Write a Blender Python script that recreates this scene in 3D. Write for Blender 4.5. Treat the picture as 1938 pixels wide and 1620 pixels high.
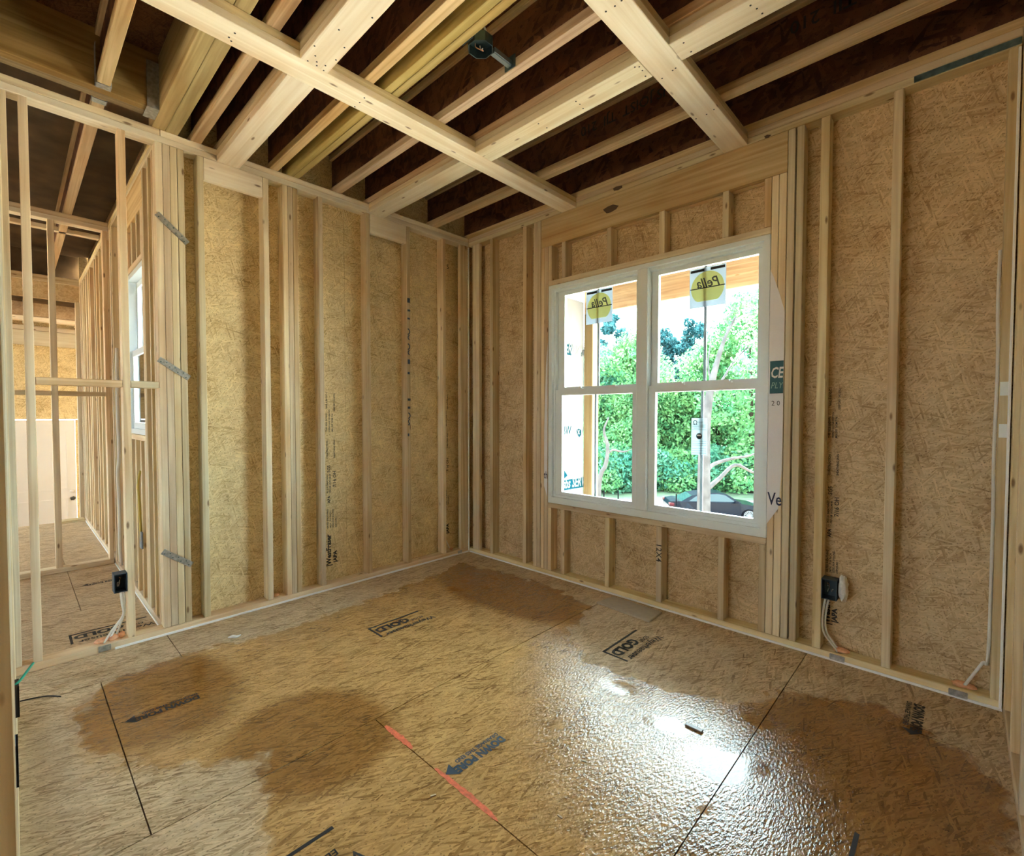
import bpy, bmesh, math, random
import numpy as np
from mathutils import Matrix, Vector

# ------------------------------------------------------------------ clear
for o in list(bpy.data.objects):
    bpy.data.objects.remove(o, do_unlink=True)
scene = bpy.context.scene
COL = scene.collection

# ------------------------------------------------------------------ camera
W, HH = 1938, 1620
F_PX = 898.676
CAM = np.array([3.50907, -3.08190, 1.35094])
YAW, PITCH, ROLL = 0.759372544, -0.0284291757, 0.000771887563
_cy, _sy, _cp, _sp = math.cos(YAW), math.sin(YAW), math.cos(PITCH), math.sin(PITCH)
FW = np.array([-_sy * _cp, _cy * _cp, _sp])
_r0 = np.array([_cy, _sy, 0.0])
_u0 = np.cross(_r0, FW)
RT = math.cos(ROLL) * _r0 + math.sin(ROLL) * _u0
UP = -math.sin(ROLL) * _r0 + math.cos(ROLL) * _u0
cam_d = bpy.data.cameras.new('camera')
cam_d.sensor_fit = 'HORIZONTAL'
cam_d.sensor_width = 36.0
cam_d.lens = F_PX / W * 36.0
cam_d.clip_start = 0.02
cam_d.clip_end = 400
cam = bpy.data.objects.new('camera', cam_d)
COL.objects.link(cam)
_m = Matrix(((RT[0], UP[0], -FW[0], CAM[0]), (RT[1], UP[1], -FW[1], CAM[1]),
             (RT[2], UP[2], -FW[2], CAM[2]), (0, 0, 0, 1)))
cam.matrix_world = _m
scene.camera = cam

# ------------------------------------------------------------------ world + exposure
world = bpy.data.worlds.new('overcast_sky')
scene.world = world
world.use_nodes = True
bg = world.node_tree.nodes['Background']
bg.inputs[0].default_value = (0.76, 0.92, 1.0, 1)
bg.inputs[1].default_value = 1.0
sun_d = bpy.data.lights.new('sun', 'SUN')
sun_d.energy = 6.0
sun_d.angle = math.radians(3)
sun_d.color = (1.0, 0.97, 0.92)
sun = bpy.data.objects.new('sun', sun_d)
COL.objects.link(sun)
sun.rotation_euler = Vector((-0.15, 0.62, 0.77)).to_track_quat('Z', 'Y').to_euler()
vs = scene.view_settings
vs.view_transform = 'Standard'
vs.look = 'None'
vs.gamma = 1.0
vs.use_curve_mapping = False
vs.exposure = 5.0
scene.cycles.max_bounces = 12
scene.cycles.diffuse_bounces = 8
scene.cycles.transparent_max_bounces = 24

H = 3.05


def ray(px, py):
    return FW + RT * ((px - W / 2) / F_PX) + UP * ((HH / 2 - py) / F_PX)


def on(ax, val, px, py):
    """point where the photo's pixel meets the plane axis=val (a wall, a floor)"""
    d = ray(px, py)
    return CAM + d * ((val - CAM[ax]) / d[ax])


def at(px, py, depth):
    return CAM + ray(px, py) * depth


# ------------------------------------------------------------------ object helpers
WL = {}


def link(name, me, loc, mat=None, parent=None):
    o = bpy.data.objects.new(name, me)
    COL.objects.link(o)
    o.location = loc
    WL[o.name] = Vector(loc)
    if mat is not None and me is not None:
        me.materials.append(mat)
    if parent is not None:
        o.parent = parent
        o.matrix_parent_inverse = Matrix.Translation(-WL[parent.name])
    return o


def tag(o, label=None, cat=None, group=None, kind=None):
    if label: o['label'] = label
    if cat: o['category'] = cat
    if group: o['group'] = group
    if kind: o['kind'] = kind
    return o


def empty(name, loc=(0, 0, 0), label=None, cat=None, group=None, kind=None):
    o = bpy.data.objects.new(name, None)
    COL.objects.link(o)
    o.empty_display_size = 0.1
    o.location = loc
    WL[o.name] = Vector(loc)
    return tag(o, label, cat, group, kind)


def from_bm(name, bm, mat, parent=None, smooth=False):
    xs = [v.co for v in bm.verts]
    lo = Vector((min(v.x for v in xs), min(v.y for v in xs), min(v.z for v in xs)))
    hi = Vector((max(v.x for v in xs), max(v.y for v in xs), max(v.z for v in xs)))
    c = Vector(((lo.x + hi.x) / 2, (lo.y + hi.y) / 2, lo.z))
    for v in bm.verts: v.co -= c
    bmesh.ops.recalc_face_normals(bm, faces=bm.faces)
    me = bpy.data.meshes.new(name)
    bm.to_mesh(me)
    bm.free()
    if smooth:
        me.polygons.foreach_set('use_smooth', [True] * len(me.polygons))
    return link(name, me, c, mat, parent)


def bm_box(bm, x0, x1, y0, y1, z0, z1, M=None):
    vs_ = []
    for z in (z0, z1):
        for (x, y) in ((x0, y0), (x1, y0), (x1, y1), (x0, y1)):
            p = Vector((x, y, z))
            vs_.append(bm.verts.new(M @ p if M else p))
    for f in ((0, 3, 2, 1), (4, 5, 6, 7), (0, 1, 5, 4), (1, 2, 6, 5), (2, 3, 7, 6), (3, 0, 4, 7)):
        bm.faces.new([vs_[i] for i in f])
    return vs_


def box(name, x0, x1, y0, y1, z0, z1, mat, parent=None, bev=0.0025):
    bm = bmesh.new()
    bm_box(bm, min(x0, x1), max(x0, x1), min(y0, y1), max(y0, y1), min(z0, z1), max(z0, z1))
    if bev:
        bmesh.ops.bevel(bm, geom=list(bm.edges), offset=bev, segments=1, affect='EDGES')
    return from_bm(name, bm, mat, parent)


def bm_cyl(bm, p0, p1, r0, r1=None, n=12, caps=True):
    r1 = r0 if r1 is None else r1
    p0, p1 = Vector(p0), Vector(p1)
    d = (p1 - p0).normalized()
    a = d.orthogonal().normalized()
    b = d.cross(a)
    A, B = [], []
    for i in range(n):
        t = 2 * math.pi * i / n
        k = a * math.cos(t) + b * math.sin(t)
        A.append(bm.verts.new(p0 + k * r0))
        B.append(bm.verts.new(p1 + k * r1))
    for i in range(n):
        j = (i + 1) % n
        bm.faces.new((A[i], A[j], B[j], B[i]))
    if caps:
        bm.faces.new(A[::-1])
        bm.faces.new(B)


def smooth_pts(pts, n=8):
    P = [Vector(p) for p in pts]
    if len(P) < 3: return P
    out = []
    Q = [P[0] * 2 - P[1]] + P + [P[-1] * 2 - P[-2]]
    for i in range(1, len(Q) - 2):
        for k in range(n):
            t = k / n
            a, b, c, d = Q[i - 1], Q[i], Q[i + 1], Q[i + 2]
            out.append(0.5 * ((2 * b) + (c - a) * t + (2 * a - 5 * b + 4 * c - d) * t * t +
                              (3 * b - a - 3 * c + d) * t ** 3))
    out.append(P[-1])
    return out


def bm_tube(bm, pts, rad, n=7, sm=8):
    P = smooth_pts(pts, sm) if sm else [Vector(p) for p in pts]
    m = len(P)
    rads = rad if isinstance(rad, (list, tuple)) else None
    rings = []
    a = None
    for i, p in enumerate(P):
        d = (P[min(i + 1, m - 1)] - P[max(i - 1, 0)]).normalized()
        if a is None:
            a = d.orthogonal().normalized()
        a = (a - d * a.dot(d)).normalized()
        b = d.cross(a)
        if rads:
            t = i / (m - 1) * (len(rads) - 1)
            k = min(int(t), len(rads) - 2)
            r = rads[k] + (rads[k + 1] - rads[k]) * (t - k)
        else:
            r = rad
        rings.append([bm.verts.new(p + (a * math.cos(2 * math.pi * q / n) + b * math.sin(2 * math.pi * q / n)) * r)
                      for q in range(n)])
    for i in range(m - 1):
        for q in range(n):
            w = (q + 1) % n
            bm.faces.new((rings[i][q], rings[i][w], rings[i + 1][w], rings[i + 1][q]))
    bm.faces.new(rings[0][::-1])
    bm.faces.new(rings[-1])


def tube(name, pts, rad, mat, parent=None, n=7, sm=8):
    bm = bmesh.new()
    bm_tube(bm, pts, rad, n, sm)
    return from_bm(name, bm, mat, parent, smooth=True)


def blob(name, c, r, mat, parent=None, seed=1, sub=2):
    bm = bmesh.new()
    bmesh.ops.create_icosphere(bm, subdivisions=sub, radius=1)
    rng = random.Random(seed)
    for v in bm.verts:
        k = 1 + rng.uniform(-.22, .22)
        v.co = Vector((c[0] + v.co.x * r[0] * k, c[1] + v.co.y * r[1] * k, c[2] + v.co.z * r[2] * k))
    return from_bm(name, bm, mat, parent, smooth=True)


def poly_flat(name, pts3, mat, parent=None):
    bm = bmesh.new()
    bm.faces.new([bm.verts.new(Vector(p)) for p in pts3])
    return from_bm(name, bm, mat, parent)


def text(name, body, size, origin, right, up, mat, parent=None, bold=0.0, shear=0.0, align='LEFT', sx=1.0, spacing=1.0):
    c = bpy.data.curves.new('tmp_text', 'FONT')
    c.body = body
    c.size = size
    c.offset = bold * size
    c.shear = shear
    c.align_x = align
    c.space_character = spacing
    c.resolution_u = 2
    t = bpy.data.objects.new('tmp_text', c)
    COL.objects.link(t)
    dg = bpy.context.evaluated_depsgraph_get()
    me = bpy.data.meshes.new_from_object(t.evaluated_get(dg))
    bpy.data.objects.remove(t, do_unlink=True)
    bpy.data.curves.remove(c)
    me.name = name
    r, u, o = Vector(right), Vector(up), Vector(origin)
    for v in me.vertices:
        v.co = r * (v.co.x * sx) + u * v.co.y
    me.update()
    me.materials.clear()
    return link(name, me, o, mat, parent)


# ------------------------------------------------------------------ materials
MATS = {}


class NT:
    def __init__(s, name):
        s.m = bpy.data.materials.new(name)
        s.m.use_nodes = True
        s.t = s.m.node_tree
        s.b = s.t.nodes['Principled BSDF']

    def n(s, typ, **kw):
        nd = s.t.nodes.new(typ)
        for k, v in kw.items(): setattr(nd, k, v)
        return nd

    def l(s, a, b):
        s.t.links.new(a, b)

    def math(s, op, a, b=None, c=None):
        nd = s.n('ShaderNodeMath', operation=op)
        for i, x in enumerate((a, b, c)):
            if x is None: continue
            if isinstance(x, (int, float)): nd.inputs[i].default_value = x
            else: s.l(x, nd.inputs[i])
        return nd.outputs[0]

    def ramp(s, fac, stops):
        nd = s.n('ShaderNodeValToRGB')
        while len(nd.color_ramp.elements) < len(stops): nd.color_ramp.elements.new(0.5)
        for e, (p, c) in zip(nd.color_ramp.elements, stops):
            e.position = p
            e.color = (*c, 1) if len(c) == 3 else c
        s.l(fac, nd.inputs[0])
        return nd.outputs[0]

    def mix(s, fac, a, b, mode='MIX'):
        nd = s.n('ShaderNodeMix', data_type='RGBA', blend_type=mode)
        for i, x in ((0, fac), (6, a), (7, b)):
            if isinstance(x, (int, float)): nd.inputs[i].default_value = x
            elif isinstance(x, tuple): nd.inputs[i].default_value = (*x, 1) if len(x) == 3 else x
            else: s.l(x, nd.inputs[i])
        return nd.outputs[2]


def plain(name, col, rough=0.6, metal=0.0, spec=0.5, noise=0.0, nscale=20, emit=None):
    t = NT(name)
    t.b.inputs['Base Color'].default_value = (*col, 1)
    t.b.inputs['Roughness'].default_value = rough
    t.b.inputs['Metallic'].default_value = metal
    t.b.inputs['Specular IOR Level'].default_value = spec
    if noise:
        g = t.n('ShaderNodeNewGeometry')
        nz = t.n('ShaderNodeTexNoise')
        nz.inputs['Scale'].default_value = nscale
        nz.inputs['Detail'].default_value = 4
        t.l(g.outputs['Position'], nz.inputs['Vector'])
        c = t.ramp(nz.outputs['Fac'], [(0.3, tuple(x * (1 - noise) for x in col)), (0.7, tuple(min(1, x * (1 + noise)) for x in col))])
        t.l(c, t.b.inputs['Base Color'])
    MATS[name] = t.m
    return t.m


def lumber(name, axis, c_lo, c_hi, knots=True, rough=0.62):
    """sawn timber: grain runs along world axis, each board a little different"""
    t = NT(name)
    g = t.n('ShaderNodeNewGeometry')
    oi = t.n('ShaderNodeObjectInfo')
    rnd = oi.outputs['Random']
    off = t.n('ShaderNodeCombineXYZ')
    k = t.math('MULTIPLY', rnd, 37.0)
    for i in range(3): t.l(k, off.inputs[i])
    add = t.n('ShaderNodeVectorMath', operation='ADD')
    t.l(g.outputs['Position'], add.inputs[0])
    t.l(off.outputs[0], add.inputs[1])
    mp = t.n('ShaderNodeMapping')
    sc = [30.0, 30.0, 30.0]
    sc['xyz'.index(axis)] = 0.9
    mp.inputs['Scale'].default_value = sc
    t.l(add.outputs[0], mp.inputs[0])
    nz = t.n('ShaderNodeTexNoise')
    nz.inputs['Scale'].default_value = 1.0
    nz.inputs['Detail'].default_value = 5
    nz.inputs['Distortion'].default_value = 0.9
    t.l(mp.outputs[0], nz.inputs['Vector'])
    base = t.ramp(nz.outputs['Fac'], [(0.28, c_lo), (0.66, c_hi)])
    # broad warm / pale variation along a board
    mp3 = t.n('ShaderNodeMapping')
    sc3 = [5.0, 5.0, 5.0]
    sc3['xyz'.index(axis)] = 1.6
    mp3.inputs['Scale'].default_value = sc3
    t.l(add.outputs[0], mp3.inputs[0])
    n3 = t.n('ShaderNodeTexNoise')
    n3.inputs['Scale'].default_value = 1.0
    n3.inputs['Detail'].default_value = 2
    t.l(mp3.outputs[0], n3.inputs['Vector'])
    warm = t.mix(0.55, base, (0.80, 0.62, 0.45), 'MULTIPLY')
    base = t.mix(t.ramp(n3.outputs['Fac'], [(0.45, (0, 0, 0)), (0.68, (1, 1, 1))]), base, warm)
    hs = t.n('ShaderNodeHueSaturation')
    t.l(base, hs.inputs['Color'])
    t.l(t.math('MULTIPLY_ADD', rnd, 0.022, 0.489), hs.inputs['Hue'])
    t.l(t.math('MULTIPLY_ADD', t.math('FRACT', t.math('MULTIPLY', rnd, 7.3)), 0.30, 0.82), hs.inputs['Value'])
    t.l(t.math('MULTIPLY_ADD', t.math('FRACT', t.math('MULTIPLY', rnd, 13.7)), 0.35, 0.85), hs.inputs['Saturation'])
    col = hs.outputs[0]
    if knots:
        mp2 = t.n('ShaderNodeMapping')
        s2 = [13.0, 13.0, 13.0]
        s2['xyz'.index(axis)] = 4.2
        mp2.inputs['Scale'].default_value = s2
        t.l(add.outputs[0], mp2.inputs[0])
        vo = t.n('ShaderNodeTexVoronoi')
        vo.inputs['Scale'].default_value = 1.0
        t.l(mp2.outputs[0], vo.inputs['Vector'])
        kn = t.ramp(vo.outputs['Distance'], [(0.055, (1, 1, 1)), (0.115, (0, 0, 0))])
        col = t.mix(t.math('MULTIPLY', kn, 0.8), col, (0.16, 0.075, 0.03))
    t.l(col, t.b.inputs['Base Color'])
    t.b.inputs['Roughness'].default_value = rough
    t.b.inputs['Specular IOR Level'].default_value = 0.25
    bp = t.n('ShaderNodeBump')
    bp.inputs['Strength'].default_value = 0.15
    bp.inputs['Distance'].default_value = 0.004
    t.l(nz.outputs['Fac'], bp.inputs['Height'])
    t.l(bp.outputs[0], t.b.inputs['Normal'])
    MATS[name] = t.m
    return t.m


def osb_color(t, vec, light, mid, dark, L=14.0, Cc=160.0, angs=(12, 74, 128, 165), wv=0.50):
    """pressed wood strands lying in every direction, in the plane of vec.xy"""
    outs, hs = [], []
    for i, ang in enumerate(angs):
        mp = t.n('ShaderNodeMapping')
        mp.inputs['Location'].default_value = (i * 3.7, i * 1.9, 0)
        mp.inputs['Rotation'].default_value = (0, 0, math.radians(ang))
        mp2 = t.n('ShaderNodeMapping')
        mp2.inputs['Scale'].default_value = (L * (0.8 + 0.15 * i), Cc * (0.8 + 0.12 * i), 1)
        t.l(vec, mp.inputs[0])
        t.l(mp.outputs[0], mp2.inputs[0])
        vo = t.n('ShaderNodeTexVoronoi', voronoi_dimensions='2D')
        vo.inputs['Scale'].default_value = 1.0
        t.l(mp2.outputs[0], vo.inputs['Vector'])
        sp = t.n('ShaderNodeSeparateColor')
        t.l(vo.outputs['Color'], sp.inputs[0])
        outs.append(sp.outputs[0])
        hs.append(sp.outputs[1])
    # the strand on top at a spot is the one with the highest key
    val, key = outs[0], hs[0]
    for i in range(1, 4):
        gt = t.math('GREATER_THAN', hs[i], key)
        mx = t.n('ShaderNodeMix', data_type='FLOAT')
        t.l(gt, mx.inputs[0])
        t.l(val, mx.inputs[2])
        t.l(outs[i], mx.inputs[3])
        val = mx.outputs[0]
        key = t.math('MAXIMUM', key, hs[i])
    nz = t.n('ShaderNodeTexNoise')
    nz.inputs['Scale'].default_value = 7.0
    nz.inputs['Detail'].default_value = 7
    t.l(vec, nz.inputs['Vector'])
    v2 = t.math('ADD', t.math('MULTIPLY', val, wv), t.math('MULTIPLY', nz.outputs['Fac'], 1.16 - wv))
    col = t.ramp(v2, [(0.16, dark), (0.40, mid), (0.66, light), (0.98, tuple(min(1, c * 1.22) for c in light))])
    # specks of bark
    sp2 = t.n('ShaderNodeTexVoronoi', voronoi_dimensions='2D')
    sp2.inputs['Scale'].default_value = 34.0
    t.l(vec, sp2.inputs['Vector'])
    ms = t.ramp(sp2.outputs['Distance'], [(0.06, (1, 1, 1)), (0.12, (0, 0, 0))])
    col = t.mix(t.math('MULTIPLY', ms, 0.55), col, tuple(c * 0.45 for c in dark))
    return col, val


def swz(t, plane):
    g = t.n('ShaderNodeNewGeometry')
    s = t.n('ShaderNodeSeparateXYZ')
    t.l(g.outputs['Position'], s.inputs[0])
    c = t.n('ShaderNodeCombineXYZ')
    for i, a in enumerate(plane):
        t.l(s.outputs['xyz'.index(a)], c.inputs[i])
    return c.outputs[0]


def osb(name, plane, light, mid, dark, rough=0.75, L=14.0, Cc=160.0):
    t = NT(name)
    v = swz(t, plane)
    col, val = osb_color(t, v, light, mid, dark, L, Cc)
    t.l(col, t.b.inputs['Base Color'])
    t.b.inputs['Roughness'].default_value = rough
    t.b.inputs['Specular IOR Level'].default_value = 0.2
    bp = t.n('ShaderNodeBump')
    bp.inputs['Strength'].default_value = 0.35
    bp.inputs['Distance'].default_value = 0.004
    t.l(val, bp.inputs['Height'])
    t.l(bp.outputs[0], t.b.inputs['Normal'])
    MATS[name] = t.m
    return t.m


PINE_LO, PINE_HI = (0.58, 0.455, 0.275), (0.82, 0.725, 0.515)
PALE_LO, PALE_HI = (0.76, 0.66, 0.48), (0.92, 0.86, 0.71)
lx = lumber('pine_x', 'x', PINE_LO, PINE_HI)
ly = lumber('pine_y', 'y', PINE_LO, PINE_HI)
lz = lumber('pine_z', 'z', PINE_LO, PINE_HI)
bx_ = lumber('pale_pine_x', 'x', PALE_LO, PALE_HI)
by_ = lumber('pale_pine_y', 'y', PALE_LO, PALE_HI)
hdr_m = lumber('header_pine_x', 'x', (0.54, 0.38, 0.20), (0.76, 0.61, 0.38), knots=False)
lvl_x = lumber('laminated_x', 'x', (0.30, 0.23, 0.10), (0.50, 0.41, 0.22), knots=False)
lvl_y = lumber('laminated_y', 'y', (0.20, 0.13, 0.05), (0.36, 0.26, 0.12), knots=False)
flange_x = lumber('flange_x', 'x', (0.48, 0.34, 0.19), (0.78, 0.63, 0.42), knots=False)
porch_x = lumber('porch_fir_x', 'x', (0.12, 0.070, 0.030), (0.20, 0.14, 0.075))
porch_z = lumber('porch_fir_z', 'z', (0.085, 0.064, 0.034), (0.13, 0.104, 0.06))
OL, OM, OD = (0.78, 0.64, 0.37), (0.66, 0.50, 0.255), (0.36, 0.235, 0.10)
osb_yz = osb('osb_side', 'yzx', OL, OM, OD)
osb_xz = osb('osb_back', 'xzy', (0.64, 0.49, 0.29), (0.50, 0.35, 0.185), (0.25, 0.155, 0.07))
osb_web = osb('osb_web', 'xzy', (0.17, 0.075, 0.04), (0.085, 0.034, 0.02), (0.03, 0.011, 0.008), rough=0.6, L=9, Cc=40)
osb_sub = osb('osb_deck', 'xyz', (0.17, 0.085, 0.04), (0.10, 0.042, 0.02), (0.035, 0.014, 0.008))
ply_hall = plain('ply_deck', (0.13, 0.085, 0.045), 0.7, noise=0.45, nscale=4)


def floor_material():
    t = NT('subfloor_panel')
    v = swz(t, 'xyz')
    # strands mostly follow the panel's long way (y), so the grain looks combed
    col, val = osb_color(t, v, (0.64, 0.50, 0.32), (0.48, 0.35, 0.20), (0.20, 0.125, 0.062), 15, 150, angs=(78, 102, -52, 118), wv=0.66)
    at_ = t.n('ShaderNodeAttribute', attribute_name='wet')
    nz = t.n('ShaderNodeTexNoise')
    nz.inputs['Scale'].default_value = 9.0
    nz.inputs['Detail'].default_value = 7
    t.l(v, nz.inputs['Vector'])
    w = t.math('ADD', at_.outputs['Fac'], t.math('MULTIPLY', t.math('SUBTRACT', nz.outputs['Fac'], 0.5), 0.75))
    wet = t.ramp(w, [(0.44, (0, 0, 0)), (0.56, (1, 1, 1))])
    wetm = t.ramp(w, [(0.40, (0, 0, 0)), (0.62, (1, 1, 1))])
    big = t.n('ShaderNodeTexNoise')
    big.inputs['Scale'].default_value = 1.7
    big.inputs['Detail'].default_value = 3
    t.l(v, big.inputs['Vector'])
    grey = t.mix(t.ramp(big.outputs['Fac'], [(0.35, (0, 0, 0)), (0.65, (1, 1, 1))]), col,
                 t.mix(0.28, col, (0.46, 0.37, 0.28)))
    wcol = t.mix(1.0, col, (0.88, 0.70, 0.44), 'MULTIPLY')
    wcol2 = t.mix(1.0, col, (0.50, 0.32, 0.135), 'MULTIPLY')
    at3 = t.n('ShaderNodeAttribute', attribute_name='soak')
    sk = t.math('ADD', at3.outputs['Fac'], t.math('MULTIPLY', t.math('SUBTRACT', big.outputs['Fac'], 0.5), 1.1))
    wcol = t.mix(t.ramp(sk, [(0.25, (0, 0, 0)), (0.75, (1, 1, 1))]), wcol, wcol2)
    c = t.mix(wetm, grey, wcol)
    t.l(c, t.b.inputs['Base Color'])
    # a water film: smooth where it stands, broken by strands elsewhere
    mid = t.n('ShaderNodeTexNoise')
    mid.inputs['Scale'].default_value = 3.3
    mid.inputs['Detail'].default_value = 5
    t.l(v, mid.inputs['Vector'])
    pool = t.ramp(mid.outputs['Fac'], [(0.60, (0, 0, 0)), (0.66, (1, 1, 1))])
    at2 = t.n('ShaderNodeAttribute', attribute_name='pool')
    pool = t.math('MAXIMUM', t.math('MULTIPLY', pool, 0.8), at2.outputs['Fac'])
    film = t.math('MULTIPLY_ADD', pool, -0.02, 0.07)
    rr = t.n('ShaderNodeMix', data_type='FLOAT')
    t.l(wet, rr.inputs[0])
    rr.inputs[2].default_value = 0.72
    t.l(film, rr.inputs[3])
    t.l(rr.outputs[0], t.b.inputs['Roughness'])
    sp = t.n('ShaderNodeMix', data_type='FLOAT')
    t.l(wet, sp.inputs[0])
    sp.inputs[2].default_value = 0.15
    t.l(t.math('MULTIPLY_ADD', pool, -0.70, 0.95), sp.inputs[3])
    t.l(sp.outputs[0], t.b.inputs['Specular IOR Level'])
    rip = t.n('ShaderNodeTexNoise')
    rip.inputs['Scale'].default_value = 120.0
    rip.inputs['Detail'].default_value = 3
    mp4 = t.n('ShaderNodeMapping')
    mp4.inputs['Scale'].default_value = (1.0, 0.45, 1.0)
    t.l(v, mp4.inputs[0])
    t.l(mp4.outputs[0], rip.inputs['Vector'])
    hgt = t.math('ADD', t.math('MULTIPLY', val, 0.30), rip.outputs['Fac'])
    st = t.math('MULTIPLY', t.math('MULTIPLY_ADD', wet, 0.14, 0.5), t.math('MULTIPLY_ADD', t.math('MULTIPLY', wet, pool), -0.92, 1.0))
    bp = t.n('ShaderNodeBump')
    bp.inputs['Distance'].default_value = 0.0045
    t.l(st, bp.inputs['Strength'])
    t.l(hgt, bp.inputs['Height'])
    t.l(bp.outputs[0], t.b.inputs['Normal'])
    MATS['floor'] = t.m
    return t.m


floor_m = floor_material()
white_vinyl = plain('white_vinyl', (0.76, 0.85, 0.89), 0.35)
white_paint = plain('white_paint', (0.82, 0.82, 0.82), 0.45)
wrap_m = plain('house_wrap', (0.80, 0.81, 0.84), 0.5)
caulk_m = plain('white_caulk', (0.90, 0.92, 0.94), 0.5)
galv = plain('galvanized_steel', (0.46, 0.50, 0.52), 0.42, metal=0.85, noise=0.25, nscale=60)
galv_dark = plain('tarnished_steel', (0.16, 0.24, 0.25), 0.45, metal=0.7, noise=0.4, nscale=25)
ink = plain('black_ink', (0.020, 0.020, 0.022), 0.7)
ink_blue = plain('blue_ink', (0.030, 0.055, 0.085), 0.7)
navy = plain('navy_print', (0.012, 0.018, 0.07), 0.6)
teal_print = plain('teal_print', (0.015, 0.10, 0.12), 0.55)
teal_dimmed = plain('teal_print_dimmed', (0.002, 0.022, 0.034), 0.9, spec=0.0)  # print colour darkened to hold in the bright porch light
white_print = plain('white_print', (0.80, 0.82, 0.82), 0.6)
orange_m = plain('orange_marking_paint', (0.74, 0.17, 0.08), 0.65, noise=0.25, nscale=60)
foam_or = plain('orange_foam', (0.80, 0.42, 0.24), 0.7, noise=0.15, nscale=80)
foam_wh = plain('white_foam', (0.82, 0.83, 0.80), 0.8, noise=0.1, nscale=80)
pvc_dark = plain('dark_blue_box_plastic', (0.035, 0.060, 0.085), 0.5)
pvc_grey = plain('grey_box_plastic', (0.20, 0.25, 0.29), 0.5)
black_pl = plain('black_plastic', (0.010, 0.010, 0.010), 0.6)
cable_w = plain('white_cable_sheath', (0.76, 0.76, 0.72), 0.45)
cable_y = plain('yellow_cable_sheath', (0.50, 0.38, 0.06), 0.45)
copper = plain('copper_wire', (0.65, 0.30, 0.16), 0.35, metal=0.8)
green_w = plain('green_wire', (0.02, 0.32, 0.20), 0.5)


def film(name, col, tr=0.6):
    t = NT(name)
    t.b.inputs['Base Color'].default_value = (*col, 1)
    t.b.inputs['Roughness'].default_value = 0.4
    tl = t.n('ShaderNodeBsdfTranslucent')
    tl.inputs[0].default_value = (*col, 1)
    mx = t.n('ShaderNodeMixShader')
    mx.inputs[0].default_value = tr
    t.l(t.b.outputs[0], mx.inputs[1])
    t.l(tl.outputs[0], mx.inputs[2])
    t.l(mx.outputs[0], t.t.nodes['Material Output'].inputs[0])
    MATS[name] = t.m
    return t.m


sticker_bg = film('grey_sticker_film', (0.46, 0.54, 0.62))
sticker_y = film('yellow_sticker', (0.92, 0.87, 0.30))
sticker_w = film('label_paper', (0.48, 0.58, 0.62))
board_m = plain('fibre_board', (0.46, 0.41, 0.33), 0.6, noise=0.08, nscale=30)
grid_m = plain('grey_glazing_bar', (0.20, 0.24, 0.28), 0.4)


def glass_material():
    m = bpy.data.materials.new('window_glass')
    m.use_nodes = True
    t = m.node_tree
    t.nodes.clear()
    out = t.nodes.new('ShaderNodeOutputMaterial')
    tr = t.nodes.new('ShaderNodeBsdfTransparent')
    tr.inputs[0].default_value = (0.94, 0.99, 0.98, 1)
    gl = t.nodes.new('ShaderNodeBsdfGlossy')
    gl.inputs['Roughness'].default_value = 0.02
    fr = t.nodes.new('ShaderNodeFresnel')
    fr.inputs[0].default_value = 1.35
    mx = t.nodes.new('ShaderNodeMixShader')
    t.links.new(fr.outputs[0], mx.inputs[0])
    t.links.new(tr.outputs[0], mx.inputs[1])
    t.links.new(gl.outputs[0], mx.inputs[2])
    t.links.new(mx.outputs[0], out.inputs[0])
    return m


glass_m = glass_material()


def struct(name, label, cat):
    return empty(name, (0, 0, 0), label, cat, kind='structure')


# ================================================================== FLOOR
WET = [(.40, -2.80), (.35, -2.55), (.36, -2.33), (.46, -2.0), (.42, -1.6), (.36, -1.1), (.30, -.6), (.20, -.30), (.8, -.19),
       (1.3, -.20), (1.66, -.29), (1.69, -.50), (1.80, -.78), (2.05, -.93), (2.40, -.91), (2.60, -.86), (2.74, -.80), (2.90, -.52),
       (3.20, -.31), (3.47, -.44), (3.66, -.60), (3.66, -3.0), (2.9, -3.05), (2.2, -2.72), (1.90, -2.55), (1.72, -2.50),
       (1.53, -2.44), (1.44, -2.58), (1.33, -2.72), (1.0, -2.92), (.67, -2.93)]
POOLS = [((.72, -2.50), .26, .20), ((2.30, -1.03), .09, .06), ((2.86, -1.24), .11, .10), ((2.93, -1.17), .06, .07)]


SOAK = [((1.0, -.45), .75, .38), ((.75, -2.62), .45, .34), ((3.45, -1.0), .62, 1.1), ((3.3, -2.0), .5, .9), ((1.55, -2.25), .35, .35)]


def soak_at(x, y):
    return max(min(1.0, max(0.0, 1.5 - ((x - c[0]) / a) ** 2 - ((y - c[1]) / b) ** 2)) for (c, a, b) in SOAK)


def wet_at(x, y):
    n = len(WET)
    inside = False
    best = 9.0
    for i in range(n):
        x0, y0 = WET[i]
        x1, y1 = WET[(i + 1) % n]
        if (y0 > y) != (y1 > y) and x < (x1 - x0) * (y - y0) / (y1 - y0) + x0:
            inside = not inside
        dx, dy = x1 - x0, y1 - y0
        t = max(0, min(1, ((x - x0) * dx + (y - y0) * dy) / (dx * dx + dy * dy)))
        best = min(best, math.hypot(x - x0 - t * dx, y - y0 - t * dy))
    return max(0, min(1, 0.5 + (best if inside else -best) / 0.30))


floor = struct('floor', 'rain-wet oriented strand board subfloor with black panel stamps', 'floor')


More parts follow.
